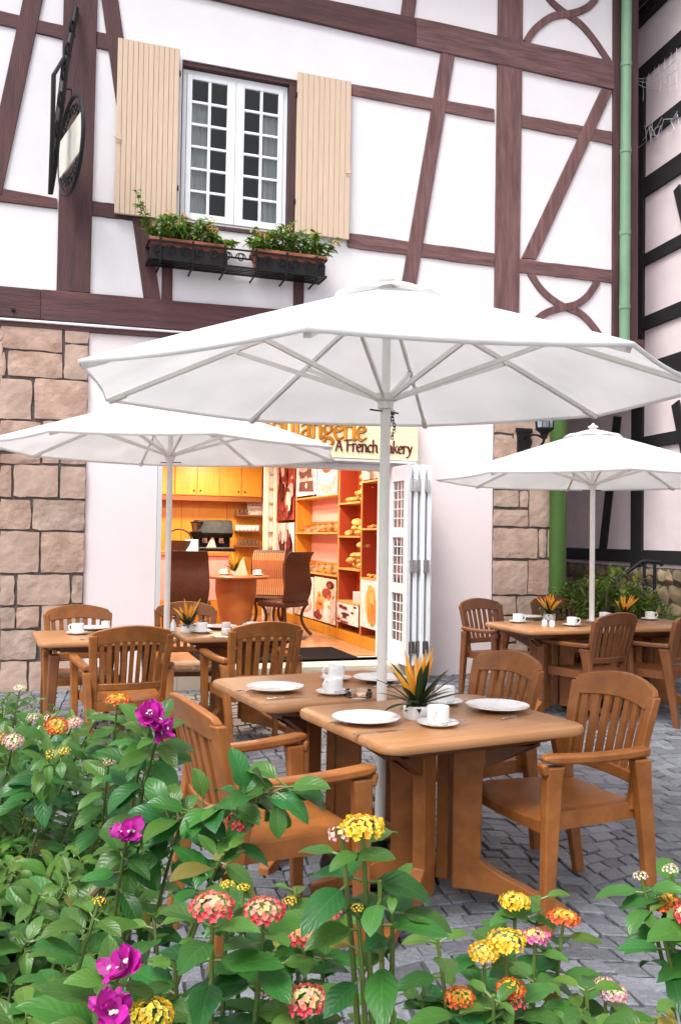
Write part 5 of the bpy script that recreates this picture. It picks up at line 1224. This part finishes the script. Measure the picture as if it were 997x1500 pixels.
poster(462.5, 494, 847, 912, 'cream', [('o', .3, .5, .2, .12, 'gold'), ('o', .25, .34, .2, .13, 'orange'), ('o', .6, .66, .22, .12, 'red'), ('o', .75, .86, .18, .09, 'choc'), ('o', .72, .26, .26, .24, 'white'), ('o', .2, .12, .2, .1, 'berry')] + scatter(10, ['gold', 'orange', 'red', 'cream'], .04, .1), 'picture of small fruit cakes beside the soup picture')
poster(496, 527.5, 885, 915, 'white', scatter(16, ['berry', 'choc', 'pink', 'berry', 'white'], .06, .14), 'low picture of berries on cream under the red bay')
poster(530, 556, 850, 921, 'white', [('o', .6, .5, .3, .4, 'gold'), ('o', .7, .35, .25, .3, 'orange'), ('q', .6, .7, .2, .2, 'gold')], 'picture of tall golden pastry nearest the door')
poster(530, 556, 640, 702, 'pink', scatter(14, ['berry', 'white', 'choc', 'pink'], .08, .2), 'picture of berries at the top of the bay nearest the door')

# ---- round table and high-backed rattan chairs
tb_p = at(346, 843, 11.6); rt = thing('round_table', 'round brown cafe table on a drum base inside the bakery', 'table', (tb_p.x, tb_p.y, FL), YW); ht = tb_p.z - FL
mb = MB(); mb.lathe([(0, ht - .035), (.42, ht - .035), (.44, ht - .02), (.44, ht - .006), (.43, ht), (0, ht)], 36); mb.build('tabletop', mat('cafe_top', (.30, .10, .04), .3, .15, 5), rt)
mb = MB(); mb.lathe([(0, 0), (.20, 0), (.20, .04), (.19, .12), (.27, ht - .20), (.27, ht - .036), (0, ht - .036)], 28); mb.build('drum_base', mat('drum_wood', (.33, .12, .035), .5, .15, 6), rt)
def high_chair(px, depth, th, label, first=None):
    p = at(px, 880, depth); p.z = FL
    if first: return dup(first, p, th, label)
    t = thing('rattan_chair', label, 'chair', p, th, 'high-backed rattan chairs in the bakery')
    prof = [(-.20, .42), (-.235, .52), (-.25, .64), (-.225, .78), (-.215, .90), (-.25, 1.0), (-.31, 1.06)]
    mb = MB(); mb.loft([[Vector((x, y + d, z)) for x, d in ((-w_, 0), (w_, 0), (w_, .035), (-w_, .035))] for (y, z), w_ in zip(prof, (.23, .25, .26, .25, .24, .235, .23))], 0, True); mb.build('backrest', rattan, t, bevel=.006)
    mb = MB(); w_, n = .225, 26; rows_ = []
    for y, z in prof[:-1]: rows_.append([Vector((-w_ + 2 * w_ * i / n, y + .042 + .008 * abs(math.sin(i * math.pi / 2)), z + .02)) for i in range(n + 1)])
    mb.loft(rows_, 0, False, False, False); mb.build('striped_cushion', stripe, t, recalc=False)
    mb = MB(); mb.loft([[Vector((x, y, z)) for x, z in ((-.24, .36), (.24, .36), (.24, .43), (-.24, .43))] for y in (-.22, .0, .25)], 0, False); mb.build('seat', rattan, t, bevel=.02)
    for sx in (-1, 1):
        for sy in (-1, 1): mb = MB(); mb.tube(bez((sx * .20, sy * .19, .37), (sx * .10, sy * .10, .18), (sx * .23, sy * .27, 0), 8), .02, 7); mb.build('leg', rattan, t)
    return t
m_, nt_, b_, o_ = nodes('striped_fabric'); tc_ = N(nt_, 'ShaderNodeTexCoord'); wv_ = N(nt_, 'ShaderNodeTexWave', Scale=11.0); nt_.links.new(tc_.outputs['Object'], wv_.inputs['Vector'])
rp_ = N(nt_, 'ShaderNodeValToRGB'); rp_.color_ramp.elements[0].color = (.14, .035, .012, 1); rp_.color_ramp.elements[1].color = (.62, .26, .11, 1); rp_.color_ramp.elements[0].position = .35; rp_.color_ramp.elements[1].position = .55
nt_.links.new(wv_.outputs[0], rp_.inputs[0]); nt_.links.new(rp_.outputs[0], b_.inputs['Base Color']); b_.inputs['Roughness'].default_value = .8; stripe = m_
hc1 = high_chair(278, 11.0, R(4), 'dark rattan high chair with its back to us, left of the round table')
high_chair(388, 12.2, R(172), 'rattan high chair facing us with a striped cushion, behind the round table', hc1)
high_chair(416, 11.4, R(52), 'dark rattan high chair seen from the side, right of the round table', hc1)
for px, py, lab, in ((329, 842, 'left'), (378, 843, 'right')):
    q = on_z(px, py, tb_p.z + .001); lay(base_saucer, q, 'white saucer at the %s of the round cafe table' % lab); lay(base_cup, q, 'white coffee cup at the %s of the round cafe table' % lab, R(190), .0062)
flower_pot(on_z(343, 842, tb_p.z + .001), 'reddish spiky plant in a white pot on the round cafe table', 57, 1.15, 16, 8)
for i, (px, py, lab) in enumerate(((355, 834, 'cream folded napkin right of the spiky plant on the round cafe table'), (368, 822, 'cream folded napkin by the rack behind the round cafe table'))):
    q = on_z(px - 2, 843, tb_p.z + .001) if i == 0 else P(uc1 - .25, vct + .15, zc + .001)
    mb = MB(); mb.add([(-.09, 0, 0), (.09, 0, 0), (.03, .02, .24), (0, .06, 0)], [(0, 1, 2), (1, 3, 2), (3, 0, 2), (0, 3, 1)]); tag(mb.build('napkin', cloth_in, None, loc=q, rot=(0, 0, YW)), lab, 'napkin')
mq = [(-.55, .36), (.0, .36)]
va, vb_ = W + .06, W + .72; ua_ = on_z(443, 966, FL + .01); ub_ = on_z(528, 966, FL + .01)
mb = MB(); mb.box((1.5, W + .05, FL + .001), (3.12, W + 1.0, FL + .013)); tag(mb.build('door_mat', matm, None, rot=(0, 0, YW), bevel=.004), 'black door mat on the polished floor just inside the doorway', 'mat')
# ceiling lamps of the shop
lampm = emit('lamp_glow', (1, .70, .38), 8)
for i, (u_, v_) in enumerate(((1.3, 1.2), (2.7, 1.3), (1.2, 2.9), (2.6, 2.9), (.9, 4.3), (2.3, 4.2))):
    c = thing('ceiling_light', 'round warm ceiling lamp on the bakery ceiling', 'lamp', P(u_, W + v_, IZ1 - .04), YW, 'ceiling lamps of the bakery')
    mb = MB(); mb.lathe([(.10, 0), (.12, 0), (.12, .038), (0, .038), (0, .03), (.10, .03)], 20); mb.build('lamp_ring', whitep, c)
    mb = MB(); mb.lathe([(0, .004), (.098, .004), (.098, .012), (0, .012)], 20); mb.build('diffuser', lampm, c)
    l = bpy.data.lights.new('shop_lamp', 'AREA'); l.shape = 'DISK'; l.size = .2; l.energy = LAMP_W; l.color = (1, .85, .62); lo2 = bpy.data.objects.new('shop_lamp', l); col.objects.link(lo2); lo2.location = (0, 0, -.01); lo2.parent = c
# ------------------------------------------------------------------ foreground planting: lantana and bougainvillea bushes in the bed by the camera
LT = (.024, .140, .026)
def depth_for(py): return min(2.3, .46 / max(.12, (py - 782) / 1300))
YEL = ((.80, .62, .10), (.82, .50, .03)); PINKH = ((.80, .55, .30), (.72, .07, .10)); ORG = ((.82, .50, .05), (.72, .12, .03)); PALE = ((.78, .62, .40), (.70, .38, .42)); MAG = ((.80, .60, .12), (.62, .12, .36)); WHT = ((.80, .72, .45), (.75, .62, .50)); REDB = ((.75, .35, .15), (.60, .05, .07))
def bract(c, axis, s_, r, parent):
    """a bougainvillea bloom: overlapping papery magenta bracts round tiny pale centres"""
    mb = MB(); mb.colr = []; q = Vector(axis).normalized().to_track_quat('Z', 'Y').to_matrix(); c = Vector(c)
    for g_ in range(4):
        cg = c + q @ Vector((r.uniform(-.35, .35) * s_, r.uniform(-.35, .35) * s_, r.uniform(-.1, .1) * s_)); tl = q @ Matrix.Rotation(r.uniform(-.7, .7), 3, 'X') @ Matrix.Rotation(r.uniform(-.7, .7), 3, 'Y')
        for k in range(3):
            a0 = k * 2.094 + r.uniform(-.25, .25) + g_; d = Vector((math.cos(a0), math.sin(a0), .55)).normalized(); sd = Vector((-math.sin(a0), math.cos(a0), 0)); nn = d.cross(sd)
            o = len(mb.v); n = 6; L_ = s_ * r.uniform(.8, 1.05); v = r.uniform(.75, 1.2); cl = (.40 * v, .012 * v, .26 * v); ph = r.uniform(0, 6)
            for i in range(n + 1):
                t = i / n; hw = L_ * .44 * (math.sin(math.pi * min(1, t * .93 + .06)) ** .7)
                for j in range(-2, 3):
                    p = d * (L_ * t) + sd * (hw * j / 2) + Vector((0, 0, 1)) * (abs(j) * .10 * hw + .16 * L_ * t * t + .085 * L_ * math.sin(6 * t + j * 2.4 + ph) * t); mb.v.append(tuple(cg + tl @ p))
            for i in range(n):
                for j in range(4):
                    a = o + i * 5 + j; mb.face((a, a + 1, a + 6, a + 5), 0, True); f = .8 + .4 * (i / n); vein = 1.15 if j in (1, 2) else 1
                    mb.colr += [(cl[0] * f * vein, cl[1] * f, cl[2] * f * vein)] * 4
        for k in range(2):
            p0 = cg + tl @ Vector((r.uniform(-.06, .06) * s_, r.uniform(-.06, .06) * s_, .1 * s_)); o = len(mb.v); ax_ = tl @ Vector((0, 0, 1))
            mb.v.append(tuple(p0 + ax_ * .32 * s_))
            for j in range(6): mb.v.append(tuple(p0 + ax_ * (.30 * s_) + tl @ Vector((.085 * s_ * math.cos(j), .085 * s_ * math.sin(j), .03 * s_))))
            for j in range(6): mb.face((o, o + 1 + j, o + 1 + (j + 1) % 6)); mb.colr += [(.80, .74, .58)] * 3
    return mb.build('flower', petalm, parent, recalc=False)
CAMP = Vector((0, 0, CAMZ))
def bush(name, label, cat, group, root, tips, seed, lsize=.068, base=LT, woody=False, young=.42, span=.30, gap=.030):
    """tips: (point, flower kind or None, flower size). Stems rise from the root, bend outward and carry leaf pairs near the top."""
    r = random.Random(seed); t = thing(name, label, cat, root, 0, group); root = Vector(root); fm, st, tw = MB(), MB(), MB()
    for p, kind, fs in tips:
        p = Vector(p) - root; b = Vector((r.uniform(-.01, .01), r.uniform(-.01, .01), 0))
        md = Vector((b.x * .5 + p.x * .5, b.y * .5 + p.y * .5, p.z * .75)); pts = bez(b, md, p, 24); ln_ = sum((pts[i + 1] - pts[i]).length for i in range(24))
        (tw if woody else st).tube(pts[:19], [.006 - .0035 * i / 18 for i in range(19)], 6); st.tube(pts[18:], [.0026 - .0008 * i / 6 for i in range(7)], 6)
        def sample(s_):
            f = max(0, min(23.999, 24 * (1 - s_ / ln_))); i = int(f); return pts[i].lerp(pts[i + 1], f - i), (pts[i + 1] - pts[i]).normalized()
        s_ = .008 if kind is None else .035; k = 0; ph = r.uniform(0, 6.28)
        while s_ < span:
            q, tan = sample(s_); fr = s_ / span
            for sgn in (0, 1):
                if r.random() < .08: continue
                a = ph + k * 1.571 + sgn * math.pi + r.uniform(-.35, .35)
                e1 = tan.cross(Vector((0, 0, 1))); e1 = e1.normalized() if e1.length > .05 else Vector((1, 0, 0)); e2 = tan.cross(e1)
                out = e1 * math.cos(a) + e2 * math.sin(a); d = (out * 1.0 + tan * (.45 - .4 * fr) + Vector((0, 0, r.uniform(-.25, .15)))).normalized()
                sz = lsize * (.42 + .68 * min(1, s_ / (.35 * span))) * r.uniform(.72, 1.2); pt = q + d * .010
                st.tube([q, pt], .0012, 4)
                leaf(fm, pt, d, Vector((r.uniform(-.35, .35), -.30, .9)) + tan * .15, sz, sz * r.uniform(.54, .66), r.uniform(.12, .38), r.uniform(.15, .95), leaf_tint(r, base, max(0, young * (1.1 - 2.2 * fr)) + (.5 * young if r.random() < .12 else 0)), r, 7)
            s_ += gap * r.uniform(.75, 1.3) * (.6 + .9 * fr); k += 1
        up = (pts[-1] - pts[-3]).normalized()
        if kind == 'BOU':
            bract(p, (CAMP - (p + root)).normalized() + Vector((r.uniform(-.5, .5), r.uniform(-.3, .3), .7)), fs, r, t)
        elif kind:
            ax_ = (up + Vector((0, 0, .8)) + (CAMP - (p + root)).normalized() * r.uniform(.0, .35)).normalized(); floret_head(p, ax_, fs * .95, kind[0], kind[1], r, 44 if fs > .013 else 22, parent=t)
    fm.build('foliage', leafm, t, recalc=False); st.build('stem', stemm, t)
    if tw.v: tw.build('woody_stem', twig, t)
    return t
def inside(poly, x, y):
    c = False
    for i in range(len(poly)):
        (x0, y0), (x1, y1) = poly[i], poly[i - 1]
        if (y0 > y) != (y1 > y) and x < (x1 - x0) * (y - y0) / (y1 - y0) + x0: c = not c
    return c
def fill(poly, n, seed, dz=.05, dscale=1.0):
    r = random.Random(seed); o = []; xs = [q[0] for q in poly]; ys = [q[1] for q in poly]
    while len(o) < n:
        x, y = r.uniform(min(xs), max(xs)), r.uniform(min(ys), max(ys))
        if inside(poly, x, y): o.append((at(x, y, depth_for(y) * dscale * r.uniform(.95, 1.12)) - Vector((0, 0, r.uniform(0, dz))), None, 0))
    return o
def F(px, py, depth, kind, size): return (at(px, py, depth), kind, size)
BED = .10
def root_of(tips, fx=0, fy=.0): c = sum((Vector(q[0]) for q in tips), Vector()) / len(tips); return (c.x + fx, c.y + fy, BED)
GL_, GB = 'lantana bushes in the foreground bed', 'bougainvillea bushes in the foreground bed'
# back of the bed, far left
tp_ = fill([(-90, 1030), (-60, 1000), (50, 1012), (130, 1050), (150, 1110), (-90, 1120)], 26, 61) + [F(83, 1064, 1.5, ORG, .0195), F(20, 1086, 1.5, PALE, .0165), F(8, 1080, 1.55, ORG, .012), F(48, 1052, 1.75, PALE, .012), F(74, 1052, 1.75, PALE, .012), F(110, 1058, 1.6, PALE, .014), F(30, 1008, 2.1, WHT, .015), F(75, 1105, 1.4, YEL, .009), F(95, 1100, 1.4, YEL, .009), F(60, 1072, 1.6, WHT, .013), F(145, 1050, 1.7, PALE, .012)]
bush('lantana_bush', 'lantana bush at the back left of the bed with one round orange head', 'shrub', GL_, root_of(tp_, -.1), tp_, 61, .046)
tp_ = fill([(120, 1050), (190, 1055), (240, 1095), (235, 1150), (120, 1150)], 14, 62) + [F(173, 1026, 1.62, ORG, .021), F(195, 1040, 1.65, ORG, .010), F(224, 1046, 1.22, 'BOU', .024), F(236, 1066, 1.2, 'BOU', .020), F(160, 1115, 1.4, PALE, .010)]
bush('bougainvillea_bush', 'bougainvillea with a large double magenta bloom in front of the slatted chair', 'shrub', GB, root_of(tp_, -.05), tp_, 62, .050, woody=True)
tp_ = fill([(-120, 1110), (150, 1110), (190, 1190), (170, 1320), (-120, 1330)], 58, 63, .10)
bush('leafy_bush', 'dense flowerless leafy bush at the left edge, halfway down the bed', 'shrub', None, root_of(tp_, -.1), tp_, 63, .050, woody=True)
tp_ = fill([(150, 1150), (230, 1150), (260, 1200), (260, 1260), (180, 1290)], 6, 64, .08) + [F(186, 1226, 1.12, 'BOU', .021), F(352, 1206, 1.1, REDB, .016), F(330, 1245, 1.05, None, 0), F(270, 1190, 1.15, None, 0)]
bush('bougainvillea_bush', 'bougainvillea with one magenta bloom, behind the nearest left chair back', 'shrub', GB, root_of(tp_, -.12), tp_, 64, .052, woody=True, span=.15)
tp_ = fill([(-120, 1310), (160, 1310), (215, 1420), (210, 1540), (-120, 1540)], 54, 65, .12) + [F(180, 1416, .80, 'BOU', .020), F(156, 1487, .74, 'BOU', .020), F(146, 1320, .95, YEL, .007), F(225, 1487, .80, YEL, .018), F(200, 1494, .80, YEL, .014)]
bush('bougainvillea_bush', 'bougainvillea in the bottom left corner with two magenta blooms low in the leaves', 'shrub', GB, root_of(tp_, -.08), tp_, 65, .056, woody=True)
tp_ = fill([(200, 1420), (300, 1412), (420, 1420), (430, 1540), (200, 1540)], 9, 66, .08) + [F(311, 1330, .80, PINKH, .0195), F(387, 1336, .82, PINKH, .0185), F(333, 1296, .95, YEL, .008), F(356, 1300, .95, YEL, .007), F(310, 1450, .85, YEL, .009), F(398, 1452, .85, PALE, .011), F(255, 1400, .9, None, 0), F(225, 1340, 1.0, None, 0)]
bush('leafy_bush', 'low leafy bush filling the bottom left corner between the magenta blooms', 'shrub', None, (-.38, .85, BED), fill([(-60, 1390), (230, 1400), (230, 1540), (-60, 1540)], 26, 75, .10), 75, .058, woody=True, span=.2)
bush('lantana_bush', 'lantana with two big pink and cream heads side by side, bottom centre left', 'shrub', GL_, root_of(tp_), tp_, 66, .046, span=.14)
tp_ = fill([(420, 1430), (540, 1410), (560, 1540), (410, 1540)], 6, 67, .06) + [F(475, 1333, .92, PINKH, .0180), F(445, 1373, .90, REDB, .0190), F(449, 1466, .80, PINKH, .018), F(432, 1300, 1.05, None, 0), F(402, 1392, .9, None, 0), F(424, 1320, 1.0, YEL, .008)]
bush('lantana_bush', 'lantana with small red-pink heads, below the nearest left armchair front leg', 'shrub', GL_, root_of(tp_), tp_, 67, .044, span=.13)
tp_ = [F(530, 1214, .72, YEL, .0172), F(500, 1222, .72, PALE, .011), F(575, 1300, .72, None, 0), F(523, 1330, .72, YEL, .005), F(556, 1290, .71, None, 0)] + fill([(540, 1430), (640, 1420), (650, 1540), (540, 1540)], 5, 68, .04)
bush('lantana_bush', 'tall lantana stem with a bright yellow head in front of the table legs', 'shrub', GL_, root_of(tp_, .01), tp_, 68, .042, span=.13, gap=.045)
tp_ = [F(754, 1322, 1.05, YEL, .018), F(825, 1346, 1.02, ORG, .018), F(742, 1380, .92, YEL, .019), F(708, 1396, .92, YEL, .016), F(784, 1373, .98, MAG, .015), F(748, 1449, .9, ORG, .014), F(752, 1468, .9, REDB, .012), F(673, 1462, .88, ORG, .014), F(790, 1312, 1.05, None, 0), F(640, 1375, .9, None, 0)] + fill([(640, 1430), (700, 1400), (850, 1385), (800, 1460), (640, 1540)], 5, 69, .04)
bush('lantana_bush', 'lantana with yellow and orange heads beside the curved table foot', 'shrub', GL_, root_of(tp_), tp_, 69, .047, span=.15, gap=.038)
tp_ = [F(898, 1456, .95, PALE, .015), F(885, 1440, .95, PALE, .010), F(858, 1446, .92, None, 0), F(960, 1490, .78, None, 0), F(1000, 1500, .8, None, 0), F(850, 1480, .9, None, 0), F(920, 1530, .85, None, 0)]
bush('lantana_bush', 'low lantana sprigs with a pale pink head, bottom right over the cobbles', 'shrub', GL_, root_of(tp_), tp_, 70, .052, span=.13, gap=.04)
tp_ = [F(970, 1322, 1.0, ORG, .018), F(937, 1283, 1.0, WHT, .008), F(981, 1273, 1.0, WHT, .009), F(985, 1310, 1.0, None, 0), F(1010, 1340, .95, PINKH, .017), F(1040, 1360, .95, None, 0), F(965, 1350, .95, None, 0)]
bush('lantana_bush', 'lantana cut off by the right edge, orange head and large hanging leaf', 'shrub', GL_, root_of(tp_, .12), tp_, 71, .050, span=.13, gap=.035)

r = random.Random(88); ps = [at(x, y, d) for x, y, d in ((120, 1330, 1.25), (175, 1262, 1.2), (240, 1212, 1.16), (310, 1182, 1.13), (370, 1172, 1.11), (420, 1152, 1.10))]
tb0 = thing('bougainvillea_twig', 'long leafy bougainvillea twig reaching right across the seat of the nearest left chair', 'twig', (ps[0].x, ps[0].y, BED), 0, None); o0 = tb0.location
pts = []
for i in range(len(ps) - 1):
    for k in range(6): pts.append(ps[i].lerp(ps[i + 1], k / 6) - o0)
pts.append(ps[-1] - o0); pts = [Vector((-.05, -.02, 0)), Vector((-.04, -.02, .3)), Vector((-.02, -.01, .6))] + pts
mb = MB(); mb.tube(pts, [.005 - .0035 * i / (len(pts) - 1) for i in range(len(pts))], 6); mb.build('woody_stem', twig, tb0)
fm, sm_ = MB(), MB()
for i in range(10, len(pts)):
    for k in range(2):
        tan = (pts[i] - pts[i - 1]).normalized(); a = r.uniform(0, 6.28); d = Vector((r.uniform(-.8, .8), r.uniform(-.9, .5), r.uniform(-.5, .5))).normalized(); q = pts[i] + d * .018; sm_.tube([pts[i], q], .0012, 4)
        sz = r.uniform(.038, .062); leaf(fm, q, d, Vector((r.uniform(-.4, .4), -.5, .8)), sz, sz * r.uniform(.55, .7), .25, r.uniform(.3, 1.0), leaf_tint(r, LT, .25 if r.random() < .3 else 0), r, 7)
fm.build('foliage', leafm, tb0, recalc=False); sm_.build('leaf_stalk', stemm, tb0)
